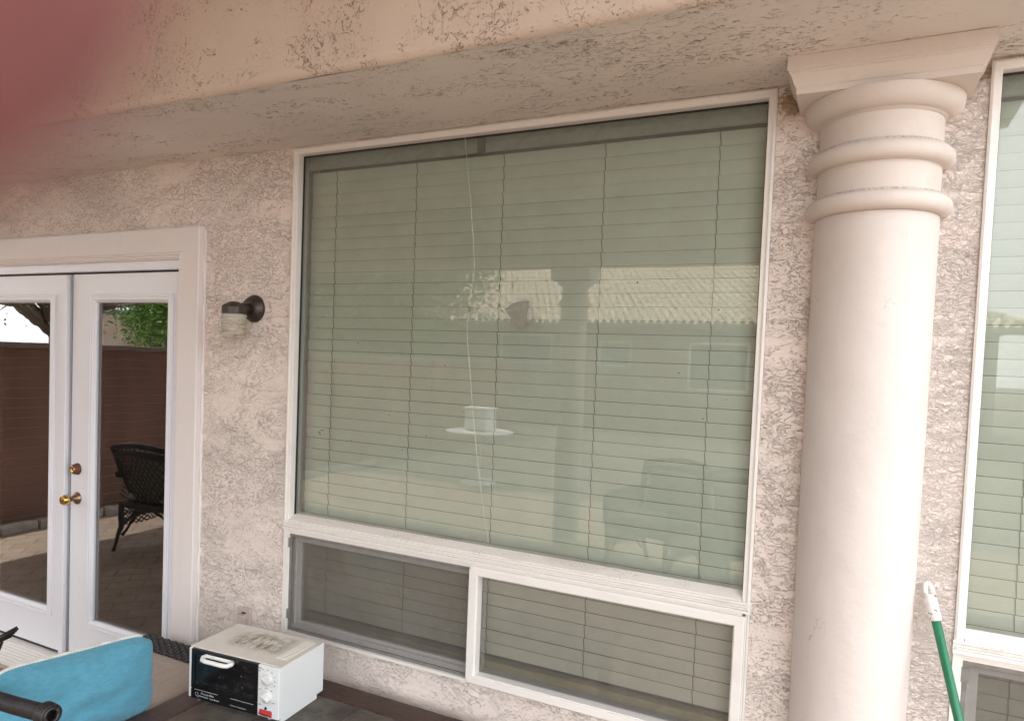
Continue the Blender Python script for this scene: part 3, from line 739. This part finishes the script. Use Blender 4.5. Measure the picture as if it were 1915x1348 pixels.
# ================================================================== TOASTER OVEN (local coords: x right, y back, z up)
OW, OD, OH, OB = .418, .245, .187, .020
ov = empty('toaster_oven', (-2.168, -.468, tz+.0005), 'old white toaster oven with black glass door and stained top on the table', 'toaster oven', rz=R(4.5))
def ob_(): return MB()
PW = .094   # control panel width
b = ob_(); b.box(.012, OW-.006, .006, OD, OB, OB+OH-.004, .003); bo = b.build('body', M['oven_white'], ov, local=True)
b = ob_(); b.box(-.001, OW, .002, OD+.003, OB+OH-.0035, OB+OH, .0015)
for k in range(17): b.box(OW-.068, OW-.02, .055+k*.0105, .0595+k*.0105, OB+OH-.0005, OB+OH+.0022)
b.build('top_panel', M['oven_top'], ov, local=True)
b = ob_()
for k in range(9): b.box(.125+k*.019, .130+k*.019, .09, .19, OB+OH-.0003, OB+OH+.0018)
b.build('lid_ridge', M['oven_top'], ov, local=True)
b = ob_(); b.box(OW-.006, OW, .0, OD+.002, OB-.001, OB+OH-.0037, .002); b.box(.03, OW-.012, .030, OD-.02, .001, OB-.0005); b.box(OW-.012, OW-.004, .012, OD-.03, 0, OB-.001, .001); b.build('side_panel', M['oven_white'], ov, local=True)
b = ob_(); b.box(0, .012, -.006, OD, OB-.002, OB+OH-.0037, .003); b.build('side_panel', M['oven_white'], ov, local=True)
for x in (.03, OW-.06):
    b = ob_(); b.lathe([(0, 0), (.008, 0), (.010, .019)], (x, .022, 0), n=12); b.build('foot', M['oven_white'], ov, local=True)
b = ob_(); b.box(OW-PW, OW-.0005, -.008, .005, OB-.001, OB+OH-.0037, .003); b.build('control_panel', M['oven_white'], ov, local=True)
dX0, dX1 = .0125, OW-PW-.0015
b = ob_(); b.frame(dX0, dX1, OB+.034, OB+OH-.005, [(0, .004), (0, -.006), (.0015, -.008), (.018, -.008), (.018, -.004), (.018, .004)]); bd = b.build('oven_door', M['oven_black'], ov, local=True)
b = ob_(); b.box(dX0+.018, dX1-.018, -.005, .002, OB+.052, OB+OH-.023); o_ = b.build('door_glass', M['oven_glass'], ov, local=True)
b = ob_(); b.box(dX0, dX1, -.007, .004, OB-.004, OB+.0315, .0015); b.build('lower_trim', M['oven_black'], ov, local=True)
b = ob_(); b.box(dX0+.02, dX0+.13, -.0094, -.0083, OB+.0327, OB+.0337); b.build('trim_wire', M['white_ink'], ov, local=True); b = ob_(); b.box(dX0+.19, dX1-.015, -.0094, -.0083, OB+.0327, OB+.0337); b.build('trim_wire', M['white_ink'], ov, local=True)
# handle
b = ob_(); hx0, hx1, hz = .078, .216, OB+OH-.020
b.tube([(hx0+.008, -.006, hz), (hx0+.002, -.020, hz-.002), (hx0+.010, -.032, hz-.005), (hx0+.03, -.035, hz-.006), (hx1-.03, -.035, hz-.006), (hx1-.010, -.032, hz-.005), (hx1-.002, -.020, hz-.002), (hx1-.008, -.006, hz)], .0078, 12)
b.box(hx0+.006, hx1-.006, -.012, -.0075, hz-.006, hz+.007, .002); b.build('handle', M['white_plastic'], ov, local=True)
pcx = OW-PW/2-.004
for kz_, rot in ((OB+OH-.050, 35), (OB+OH-.113, 28)):
    b = ob_(); b.lathe([(.0205, .0), (.0198, .009), (.0175, .011), (.0, .011)], (pcx, -.008, kz_), (0, -1, 0), 30); kk = b.build('knob', M['knob_white'], ov, local=True)
    b = ob_(); c_, s_ = math.cos(R(-rot)), math.sin(R(-rot))
    v = [(pcx+x*c_-z*s_, -.0192-y, kz_+x*s_+z*c_) for y, ww in ((0, .006), (.009, .0035)) for x, z in ((-.0175, -ww), (.0175, -ww), (.0175, ww), (-.0175, ww))]
    b.add(v, [(0, 1, 2, 3), (4, 5, 6, 7), (0, 1, 5, 4), (1, 2, 6, 5), (2, 3, 7, 6), (3, 0, 4, 7)]); b.build('knob_grip', M['knob_white'], kk, local=True, bevel=.0015)
    mk = MB()
    for a in range(-150, 80, 33) if kz_ > .14 else range(-160, 100, 26):
        aa = R(90+a if kz_ > .14 else a+90); mk.tube([(pcx+.0265*math.cos(aa), -.0085, kz_+.0265*math.sin(aa)), (pcx+.030*math.cos(aa), -.0085, kz_+.030*math.sin(aa))], .0004, 4)
    mk.build('dial_mark', M['ink'], ov, local=True)
for s_, x, z, sz in (('OVEN', -.046, OB+OH-.017, .0072), ('BROIL', -.046, OB+OH-.0265, .0058), ('OFF', -.009, OB+OH-.0835, .0055), ('200', -.024, OB+OH-.020, .0048), ('250', -.004, OB+OH-.018, .0048), ('300', .015, OB+OH-.024, .0048), ('350', .027, OB+OH-.038, .0048), ('400', .0295, OB+OH-.053, .0048), ('450', .026, OB+OH-.070, .0048),
                   ('DARK', -.038, OB+OH-.092, .0046), ('MED', .014, OB+OH-.090, .0048), ('LIGHT', .022, OB+OH-.132, .0044), ('TOAST', -.046, OB+OH-.1475, .0068), ('ON', -.028, OB+OH-.163, .005), ('OFF', .008, OB+OH-.163, .005)):
    text(s_, sz, M['ink'], 'lettering', ov, (pcx+x, -.0086, z))
b = ob_(); b.lathe([(.0055, 0), (.005, .003), (0, .004)], (pcx-.005, -.008, OB+.032), (0, -1, 0), 14); b.build('indicator', M['oven_black'], ov, local=True)
b = ob_(); b.add([(pcx-.030, -.008, OB+.004), (pcx+.022, -.008, OB+.004), (pcx+.022, -.008, OB+.025), (pcx-.030, -.008, OB+.025), (pcx-.030, -.010, OB+.004), (pcx+.022, -.010, OB+.004), (pcx+.022, -.016, OB+.0145), (pcx-.030, -.016, OB+.0145), (pcx+.022, -.011, OB+.025), (pcx-.030, -.011, OB+.025)],
      [(4, 5, 6, 7), (7, 6, 8, 9), (9, 8, 2, 3), (0, 1, 5, 4), (1, 2, 8, 6, 5), (0, 4, 7, 9, 3)]); b.build('switch', M['red'], ov, local=True)
text('Proctor-Silex', .0115, M['white_ink'], 'lettering', ov, (.062, -.0075, OB+.018)); text('Ovenmaster', .009, M['white_ink'], 'lettering', ov, (.052, -.0075, OB+.008), shear=.3)
text('Oven-Broiler', .0085, M['white_ink'], 'lettering', ov, (.103, -.0075, OB+.007)); text('Continuous Cleaning Interior', .0062, M['white_ink'], 'lettering', ov, (.20, -.0075, OB+.006))
lg = MB(); lg.tube([(.042+.007*math.cos(a*.5), -.0076, OB+.016+.007*math.sin(a*.5)) for a in range(11)], .0005, 4); lg.tube([(.047+.0045*math.cos(a*.63), -.0076, OB+.009+.0045*math.sin(a*.63)) for a in range(11)], .0005, 4); lg.build('logo', M['white_ink'], ov, local=True)

# ================================================================== WICKER CHAISE, CUSHIONS
ch = empty('wicker_chaise', (-2.6, -.65, 0), 'black wicker chaise with woven rail and rolled arm left of the low table', 'chaise')
def wrap_tube(m, pts, r_, pitch=.0055, n=18, amp=.07):
    P = [Vector(p) for p in pts]; out = []; rr = []
    for a, b_2 in zip(P[:-1], P[1:]):
        l = (b_2-a).length; k = max(2, int(l/(pitch/4)))
        for i in range(k): out.append(a.lerp(b_2, i/k))
    out.append(P[-1]); d = 0
    for i, p in enumerate(out):
        if i: d += (p-out[i-1]).length
        rr.append(r_*(1+amp*abs(math.sin(math.pi*d/pitch))))
    m.tube(out, rr, n)
am = MB(); wrap_tube(am, [(-1.985, -1.098, .728), (-2.12, -1.094, .712), (-2.30, -1.09, .695), (-2.80, -1.085, .68)], .0225)
# wound scroll at the arm's end
c0 = Vector((-1.972, -1.098, .729)); axd = Vector((1, -.02, .09)).normalized(); e1 = axd.orthogonal().normalized(); e2 = axd.cross(e1)
for q in range(5):
    rq = .028-.0006*q; am.tube([c0-axd*(.018-.007*q)+(e1*math.cos(a*math.pi/12)+e2*math.sin(a*math.pi/12))*rq for a in range(25)], .0048, 8)
am.tube([c0+axd*.013+(e1*math.cos(a*math.pi/12)+e2*math.sin(a*math.pi/12))*.019 for a in range(25)], .006, 8)
am.build('arm', M['wicker'], ch)
def weave(m, x0, x1, fn, rows, pitch, step, r_=.005, amp=.005):
    """rows of strands along u over-under cross strands; fn(u,v)->(point, normal)"""
    for j in range(rows):
        pts = []
        n = int((x1-x0)/step)
        for i in range(n*2+1):
            u = x0+(x1-x0)*i/(n*2); p, nn = fn(u, j*pitch)
            pts.append(p+nn*(amp*math.cos(math.pi*i/2+math.pi*j)))
        m.tube(pts, r_, 6)
    n = int((x1-x0)/step)
    for i in range(n+1):
        u = x0+(x1-x0)*i/n
        m.tube([fn(u, v*pitch*.5)[0] for v in range(-1, rows*2)], r_*.9, 6)
rl = MB()
weave(rl, -2.86, -2.245, lambda u, v: (Vector((u, -.125-v, .438-.15*v)), Vector((0, 0, 1))), 7, .0135, .022, .0065, .005)
rl.build('woven_rail', M['wicker'], ch)
fr = MB(); weave(fr, -1.06, -.13, lambda u, v: (Vector((-2.262, u, .055+v)), Vector((1, 0, 0))), 27, .0125, .03, .005, .004); fr.build('seat_panel', M['wicker'], ch)
fb = MB(); weave(fb, -2.86, -2.26, lambda u, v: (Vector((u, -1.075, .055+v)), Vector((0, -1, 0))), 27, .0125, .03, .005, .004); fb.build('side_panel', M['wicker'], ch)
bk = MB()
def bfn(u, v): return (Vector((-2.80+.02*(v/.3)**2, u+.05*(v/.3)**2, .36+v)), Vector((1, 0, 0)))
weave(bk, -1.10, -.835, bfn, 24, .0125, .02, .005, .004)
for j in range(5): bk.tube([(-2.83+.012*j, -1.12, .655+.007*j), (-2.815+.012*j, -.95, .65+.007*j), (-2.785+.011*j, -.82, .655+.008*j), (-2.765+.010*j, -.765, .675+.009*j)], .0085, 8)
bk.build('backrest', M['wicker'], ch)
MB().box(-2.88, -2.285, -1.05, -.14, .33, .345).build('seat_deck', M['wicker_brown'], ch)
for x in (-2.85, -2.30):
    for y in (-1.04, -.17): MB().tube([(x, y, 0), (x, y, .33)], [.018, .024], 10).build('leg', M['wicker'], ch)

def cushion(m, c, e1, e2, nrm, a, b, T, poke=.06, pw=3.0, nu=44, nv=30, wr=.003, seed=0, rd=0.0):
    """soft pillow as one closed mesh: centre c, half sizes a,b along e1,e2, half thickness T"""
    for sgn in (1, -1):
        def fn(u, v):
            U, V = u*2-1, v*2-1
            x = a*U*(1-poke*(1-V*V))*(1-rd*V**6*U**6); y = b*V*(1-poke*(1-U*U))*(1-rd*U**6*V**6)
            t = T*max(0, (1-abs(U)**pw))**.55*max(0, (1-abs(V)**pw))**.55
            t += wr*mnoise.noise(Vector((U*3+seed, V*3, sgn*2)))*(1-abs(U)**6)*(1-abs(V)**6)
            ed = max(abs(U), abs(V)); t += .7*wr*math.sin((U if abs(V) > abs(U) else V)*34+seed)*max(0, ed-.62)*(1-ed)*8
            return c+e1*x+e2*y+nrm*(sgn*t)
        m.grid(fn, nu, nv)
    return m
def cosspace(n): return [(1-math.cos(math.pi*i/(n-1)))/2 for i in range(n)]
sc_ = MB(); cushion(sc_, Vector((-2.572, -.592, .387)), Vector((1, 0, 0)), Vector((0, 1, 0)), Vector((0, 0, 1)), .295, .415, .052, poke=.0, pw=8, wr=.004, seed=3)
tag(sc_.build('seat_cushion', M['tan']), 'flat tan seat cushion on the black wicker chaise, behind the blue pillow', 'cushion')
pil = empty('throw_pillow', (-2.33, -.82, .44), 'blue canvas throw pillow with cream rope piping leaning on the tan seat', 'pillow')
pe1 = Vector((.243, .970, 0)).normalized(); pup = Vector((-.02, .0, 1)).normalized(); pup = (pup-pe1*pup.dot(pe1)).normalized(); pn = pe1.cross(pup).normalized()
pc = Vector((-2.328, -.797, .572))
PA, PB, PT = .262, .152, .098
pm_ = MB(); cushion(pm_, pc, pe1, pup, pn, PA, PB, PT, poke=.035, pw=2.2, wr=.014, seed=1, rd=.16); pm_.build('cover', M['blue'], pil)
def perim(n=360):
    pts = []
    for s_, (u0_, v0_, u1_, v1_) in enumerate([(-1, -1, 1, -1), (1, -1, 1, 1), (1, 1, -1, 1), (-1, 1, -1, -1)]):
        for k in range(n//4):
            t = k/(n/4); U, V = u0_+(u1_-u0_)*t, v0_+(v1_-v0_)*t
            pts.append(pc+pe1*(PA*U*(1-.035*(1-V*V))*(1-.16*V**6*U**6))+pup*(PB*V*(1-.035*(1-U*U))*(1-.16*U**6*V**6)))
    # round the corners
    for _ in range(14): pts = [(pts[i-1]+pts[i]*2+pts[(i+1) % len(pts)])/4 for i in range(len(pts))]
    return pts
rp = MB(); pp = perim(1200)
for ph in (0, 2.09, 4.19):
    q = []
    for i, p in enumerate(pp+[pp[0]]):
        t = (pp[(i+1) % len(pp)]-pp[i-1]).normalized(); o_ = (p-pc).normalized(); o_ = (o_-t*o_.dot(t)).normalized(); b_ = t.cross(o_)
        a = ph+i*.34; q.append(p+o_*(.003+.0026*math.cos(a))+b_*(.0026*math.sin(a)))
    rp.tube(q[620:]+q[:300], .0031, 6)
rp.build('piping', M['rope'], pil)

# ================================================================== PATIO CHAIRS (seen in the glass)
def armchair(loc, rz, label, group):
    e = empty('wicker_armchair', loc, label, 'armchair', group, rz=rz)
    def B(m, nm, mt=M['wicker_brown']): return m.build(nm, mt, e, local=True)
    def back(u, v):   # u -1..1, v 0..1
        return Vector((u*(.27+.07*v), .26+.16*v-.10*abs(u)**2.2, .42+.52*v-.05*u*u*v))
    m = MB()
    for k in range(-9, 19):
        for sg in (1, -1):
            pts = [back(max(-1, min(1, sg*(-1+2*(k/12+t/10*.55)))), t/10) for t in range(11) if -1.01 <= sg*(-1+2*(k/12+t/10*.55)) <= 1.01]
            if len(pts) > 1: m.tube(pts, .005, 5)
    B(m, 'backrest')
    m = MB(); m.tube([back(-1, v/8) for v in range(9)]+[back(-1+2*u/12, 1) for u in range(1, 13)]+[back(1, 1-v/8) for v in range(1, 9)], .024, 10); m.tube([back(-1+2*u/12, .86) for u in range(13)], .03, 8); B(m, 'back_rim')
    for s_ in (-1, 1):
        m = MB(); m.tube([(s_*.30, .30, .66), (s_*.33, .1, .665), (s_*.34, -.2, .655), (s_*.33, -.27, .62), (s_*.31, -.28, .42)], [.03, .034, .034, .028, .022], 10)
        for k in range(-10, 13):
            for sg in (1, -1):
                pts = [(s_*(.305+.012*math.sin(3*t/14)), -.26+.05*k+sg*.021*t*2, .20+.032*t) for t in range(15)]
                pts = [p for p in pts if -.27 < p[1] < .27 and p[2] > .16+.5*p[1]*p[1]*2]
                if len(pts) > 1: m.tube(pts, .0055, 4)
        m.tube([(s_*.31, -.26, .20), (s_*.31, -.1, .29), (s_*.31, .1, .29), (s_*.31, .26, .20)], .016, 6); m.tube([(s_*.305, -.26, .40), (s_*.305, .27, .40)], .02, 6)
        B(m, 'arm')
        for y, sp in ((-.27, -.02), (.27, .07)):
            m = MB(); m.tube([(s_*.30, y, .42), (s_*.29, y, .2), (s_*.30, y+sp, 0)], [.024, .02, .016], 8); B(m, 'leg')
        m = MB(); m.tube([(s_*.30, -.25, .12), (s_*.30, -.1, .27), (s_*.30, .1, .27), (s_*.30, .25, .12)], .012, 6); B(m, 'brace')
    m = MB(); m.box(-.30, .30, -.28, .28, .37, .42, .012); B(m, 'seat')
    c = MB(); cushion(c, Vector((0, 0, .465)), Vector((1, 0, 0)), Vector((0, 1, 0)), Vector((0, 0, 1)), .27, .26, .045, 0, 8, 20, 20); B(c, 'seat_pad', M['cushion_grey'])
    c = MB(); cushion(c, Vector((0, .22, .66)), Vector((1, 0, 0)), Vector((0, .25, 1)).normalized(), Vector((0, -1, .25)).normalized(), .24, .2, .06, .04, 4, 20, 20); B(c, 'back_pad', M['cushion_grey'])
    return e
def copy_tree(o, parent=None):
    c = o.copy(); col.objects.link(c); c.parent = parent
    for k in list(o.children): copy_tree(k, c)
    return c
gch = 'wicker armchairs standing on the pavers behind the viewer'
A1 = armchair((-5.36, -1.88, 0), R(-6), 'brown wicker armchair reflected in the right french door pane', gch)
A2 = copy_tree(A1); A2.location = (-1.45, -3.55, 0); A2.rotation_euler.z = R(200); A2['label'] = 'brown wicker armchair faintly reflected low in the right part of the wide window'
A3 = copy_tree(A1); A3.location = (-.62, -3.30, 0); A3.rotation_euler.z = R(150); A3['label'] = 'wicker armchair nearest the column, its curved back faint in the window corner'

gt = empty('garden_table', (-4.75, -6.45, 0), 'round white garden table reflected in the middle of the wide window', 'table')
m = MB(); m.lathe([(0, .72), (.46, .72), (.48, .735), (.48, .75), (0, .752)], (-4.75, -6.45, 0), n=40); m.build('tabletop', M['white_plastic'], gt)
m = MB(); m.lathe([(.26, 0), (.24, .03), (.04, .08), (.035, .70), (.1, .719)], (-4.75, -6.45, 0), n=20); m.build('pedestal', M['white_plastic'], gt)
bx = empty('storage_box', (-4.75, -6.45, .752), 'white plastic box with lid standing on the round garden table', 'box')
MB().box(-4.93, -4.57, -6.6, -6.3, .753, 1.06, .02).build('tub', M['white_plastic'], bx); MB().box(-4.95, -4.55, -6.62, -6.28, 1.061, 1.09, .01).build('lid', M['white_plastic'], bx)

# ================================================================== YARD AND NEIGHBOURS (seen in the glass)
fe = empty('block_fence', (-7.5, -6, 0), 'brown block fence with horizontal courses reflected in the french doors', 'fence')
MB().box(-7.62, -7.47, -13, 6, -.03, 1.70).build('block_wall', M['fence'], fe); MB().box(-7.66, -7.44, -13, 6, 1.701, 1.76, .01).build('cap', M['nb_wall'], fe)
for y in np.arange(-12.6, 5, 2.9): MB().box(-7.68, -7.42, y, y+.3, -.03, 1.70, .01).build('pier', M['fence'], fe)
kb_ = MB()
for i in range(22):
    y = -6.9+i*.33; kb_.box(-6.98, -6.88, y, y+.32, -.02, .075, .02)
tag(kb_.build('garden_edging', M['concrete']), 'low concrete edging between gravel strip and pavers, in the left door reflection', 'edging')

nb = empty('neighbour_house', (-3, -10.3, 0), 'neighbour\'s tan house with curved tile roof reflected in the wide window', 'house')
NX0, NX1, NY, EZ = -19.0, 3.4, -16.0, 2.90
WINS = ((-9.5, -7.9, 1.75, 2.55), (-6.4, -5.5, 1.75, 2.4), (-3.9, -2.4, 1.2, 2.4))
nw = wall_mesh(NX0+.4, NX1-.5, -.03, EZ-.03, WINS, NY-.45, NY-.6); nw.build('wall', M['nb_wall'], nb, fix=False)
MB().box(NX0+.4, NX1-.5, NY-9, NY-.61, -.03, EZ-.03).build('rear_walls', M['nb_wall'], nb)
for a in WINS:
    m = MB(); m.frame(a[0]-.03, a[1]+.03, a[2]-.03, a[3]+.03, [(0, NY-.445), (0, NY-.42), (.06, NY-.42), (.06, NY-.445)]); w_ = m.build('window', M['nb_trim'], nb)
    MB().box(a[0], a[1], NY-.52, NY-.51, a[2], a[3]).build('pane', M['nb_glass'], w_)
MB().box(NX0, NX1, NY-.04, NY-.01, EZ-.14, EZ+.02).build('fascia', M['fascia'], nb)
MB().box(NX0, NX1, NY-.46, NY-.041, EZ-.03, EZ).build('eave_soffit', M['nb_trim'], nb)
pitch = math.tan(R(24)); depth = 6.0; per = .215; crs = .42
rfm = MB()
nxx = int((NX1-NX0)/(per/6)); ncr = int(depth/crs)
for j in range(ncr):
    d0, d1 = j*crs, (j+1)*crs+.03
    xh0, xh1 = NX0+d0*1.0, NX1-d0*1.0
    nseg = max(8, int((xh1-xh0)/(per/6))); v = []
    jit = rng.uniform(-.008, .008, 200)
    for row, (d, lift) in enumerate(((d0+.07, -.05), (d0, .03), (d0, .065), (d1, .0))):
        for i in range(nseg+1):
            x = xh0+(xh1-xh0)*i/nseg; k_ = int((x-NX0)/per) % 200
            zc = .075*max(-.6, math.sin(2*math.pi*x/per))+jit[k_]*(row > 0)
            v.append((x, NY-.0-d+jit[k_]*1.2, EZ+d*pitch+zc+lift))
    n1_ = nseg+1; f = [(r*n1_+i, r*n1_+i+1, (r+1)*n1_+i+1, (r+1)*n1_+i) for r in range(3) for i in range(nseg)]
    rfm.add(v, f)
# hip ends and rear slope
top = EZ+depth*pitch; b0 = len(rfm.v)
rfm.add([(NX1, NY, EZ+.02), (NX1, NY-2*depth, EZ+.02), (NX1-depth, NY-depth, top), (NX0, NY, EZ+.02), (NX0, NY-2*depth, EZ+.02), (NX0+depth, NY-depth, top)], [(0, 1, 2), (3, 5, 4), (1, 4, 5, 2)])
rfm.build('tile_roof', M['tile'], nb, fix=False)
hp = MB()
for sx_ in (1, -1):
    a = Vector((NX1 if sx_ > 0 else NX0, NY, EZ+.06)); b = Vector((NX1-depth if sx_ > 0 else NX0+depth, NY-depth, top+.06))
    for k in range(14): hp.tube([a.lerp(b, k/14), a.lerp(b, (k+1)/14+.01)], [.10, .075], 8)
hp.build('hip_tiles', M['tile'], nb)

def tree(loc, h, cr_, crz, mat, label, n=5200, leaf=.09, zc=None, bare=False, name='tree', limbs=11, fill=.55):
    e = empty(name, loc, label, 'tree', 'trees standing beyond the yard')
    x, y, z = loc; m = MB(); base = Vector(loc)
    top_ = base+Vector((0, 0, h*.45)); m.tube([base, base+Vector((.06, .03, h*.2)), top_], [.16, .12, .09], 9)
    ends = []
    for k in range(limbs):
        a = 6.283*k/limbs+random.uniform(-.3, .3); el = random.uniform(.3, 1.2)
        d = Vector((math.cos(a)*math.cos(el)*cr_*.8, math.sin(a)*math.cos(el)*cr_*.8, math.sin(el)*crz)); p1 = top_+d*.5+Vector((0, 0, .1)); p2 = top_+d
        m.tube([top_-Vector((0, 0, .2)), p1, p2], [.07, .045, .015], 6); ends += [p1, p2]
        for q in range(4 if not bare else 9):
            t_ = p1.lerp(p2, random.random()); dd = Vector((random.uniform(-1, 1), random.uniform(-1, 1), random.uniform(-.3, 1)))*cr_*.35
            m.tube([t_, t_+dd*.5+Vector((0, 0, .05)), t_+dd], [.022, .014, .005], 5); ends.append(t_+dd)
    m.build('trunk', M['bark'], e)
    if bare and n == 0: return e
    E_ = np.array([tuple(p) for p in ends]); c = E_[rng.integers(0, len(E_), n)]
    if fill:
        q_ = rng.normal(size=(n, 3)); q_ /= np.linalg.norm(q_, axis=1)[:, None]; cc = np.array(top_)+np.array([0, 0, crz*.45])+q_*(rng.random((n, 1))**.4)*np.array([cr_, cr_, crz])*.9
        cc = cc[rng.integers(0, 260, n)]; pick = rng.random(n) < fill; c[pick] = cc[pick]
    off = rng.normal(size=(n, 3)); off /= np.linalg.norm(off, axis=1)[:, None]; off *= (rng.random((n, 1))**.5)*cr_*.34
    P = c+off*np.array([1, 1, .8]); A = rng.normal(size=(n, 3)); A /= np.linalg.norm(A, axis=1)[:, None]
    B_ = np.cross(A, rng.normal(size=(n, 3))); B_ /= np.linalg.norm(B_, axis=1)[:, None]
    s = leaf*rng.uniform(.6, 1.3, (n, 1)); V = np.stack([P-A*s, P+B_*s*.45, P+A*s, P-B_*s*.45], 1).reshape(-1, 3)
    me = bpy.data.meshes.new('crown'); me.from_pydata(V.tolist(), [], [(4*i, 4*i+1, 4*i+2, 4*i+3) for i in range(n)]); me.materials.append(mat)
    o = bpy.data.objects.new('crown', me); col.objects.link(o); attach(o, e); return e
tree((-15.0, -10.3, 0), 4.4, 2.2, 1.5, M['leaf'], 'dense bright green tree beyond the block fence, in the right door pane', 40000, .05, fill=.8)
tree((-13.5, -5.7, 0), 4.6, 1.9, 1.5, M['leaf2'], 'bare grey branching tree beyond the block fence, in the left door pane', 1800, .035, bare=True, limbs=44, fill=0)
tree((-14.5, -13.0, 0), 7.4, 3.2, 2.6, M['leaf2'], 'tall olive green tree reflected dimly at the left side of the wide window', 16000, .11)
tree((-10.6, -12.6, 0), 6.4, 2.6, 2.2, M['leaf2'], 'olive green tree at the left end of the neighbour\'s roof, in the wide window', 15000, .09)
pb = empty('pink_building', (-24, -12, 0), 'pale pink stucco building beyond the fence, at the top of the right door pane', 'building')
MB().box(-24, -22, -19, -12.2, -.03, 2.85).build('wall', M['pink_wall'], pb); MB().box(-24.1, -21.9, -19.2, -12.1, 2.851, 2.93).build('roof', M['shed'], pb)
MB().box(-21.99, -21.95, -15.6, -14.6, 1.6, 2.5).build('window', M['nb_glass'], pb)

# ================================================================== HAND (fingertip over the lens corner)
def cl(x, y, z): return CAM+cr*x+cu*y+fw*z
hd = empty('person', tuple(cl(-.13, -.05, -.03)), 'blurred pink fingertip of the photographer covering the top left corner', 'person')
V_ = []; E2 = []; Rr = []
def node(p, r_, par=None):
    V_.append(tuple(cl(*p))); Rr.append(r_)
    if par is not None: E2.append((par, len(V_)-1))
    return len(V_)-1
wr_ = node((-.175, -.105, -.085), .027); fa = node((-.215, -.20, -.15), .034, wr_); node((-.25, -.29, -.22), .040, fa)
pa = node((-.140, -.055, -.050), .026, wr_); kn0 = node((-.108, -.012, -.020), .017, pa); kn1 = node((-.112, -.038, -.010), .016, pa)
def fing(par, pts, rs):
    for p, r_ in zip(pts, rs): par = node(p, r_, par)
fing(kn0, [(-.082, .010, -.004), (-.058, .024, .012), (-.034, .023, .022), (-.0235, .0165, .0205), (-.0182, .0122, .0205), (-.0150, .0090, .0205)], [.0115, .0112, .0112, .0108, .0100, .0070])
fing(kn0, [(-.082, -.018, .012), (-.060, -.016, .020), (-.048, -.020, .012)], [.0105, .0095, .0082])
fing(kn1, [(-.085, -.040, .016), (-.063, -.038, .022), (-.050, -.040, .013)], [.0102, .0092, .0080])
fing(kn1, [(-.092, -.060, .010), (-.073, -.062, .016), (-.060, -.062, .010)], [.0088, .0080, .0070])
fing(pa, [(-.115, -.050, -.062), (-.082, -.036, -.060), (-.056, -.026, -.052)], [.0145, .0120, .0100])
hm = bpy.data.meshes.new('hand'); hm.from_pydata(V_, E2, []); ho = bpy.data.objects.new('hand', hm); col.objects.link(ho); attach(ho, hd)
hm.materials.append(M['skin'])
sk = ho.modifiers.new('skin', 'SKIN'); hm.skin_vertices or None
for i, r_ in enumerate(Rr): hm.skin_vertices[0].data[i].radius = (r_, r_)
hm.skin_vertices[0].data[0].use_root = True; sk.use_smooth_shade = True; sk.branch_smoothing = .6
sb = ho.modifiers.new('sub', 'SUBSURF'); sb.levels = 2; sb.render_levels = 2
MB().tube([cl(-.196, -.155, -.118), cl(-.215, -.20, -.15), cl(-.262, -.315, -.24)], [.046, .050, .058], 24, caps=False).build('sleeve', M['sleeve'], hd)
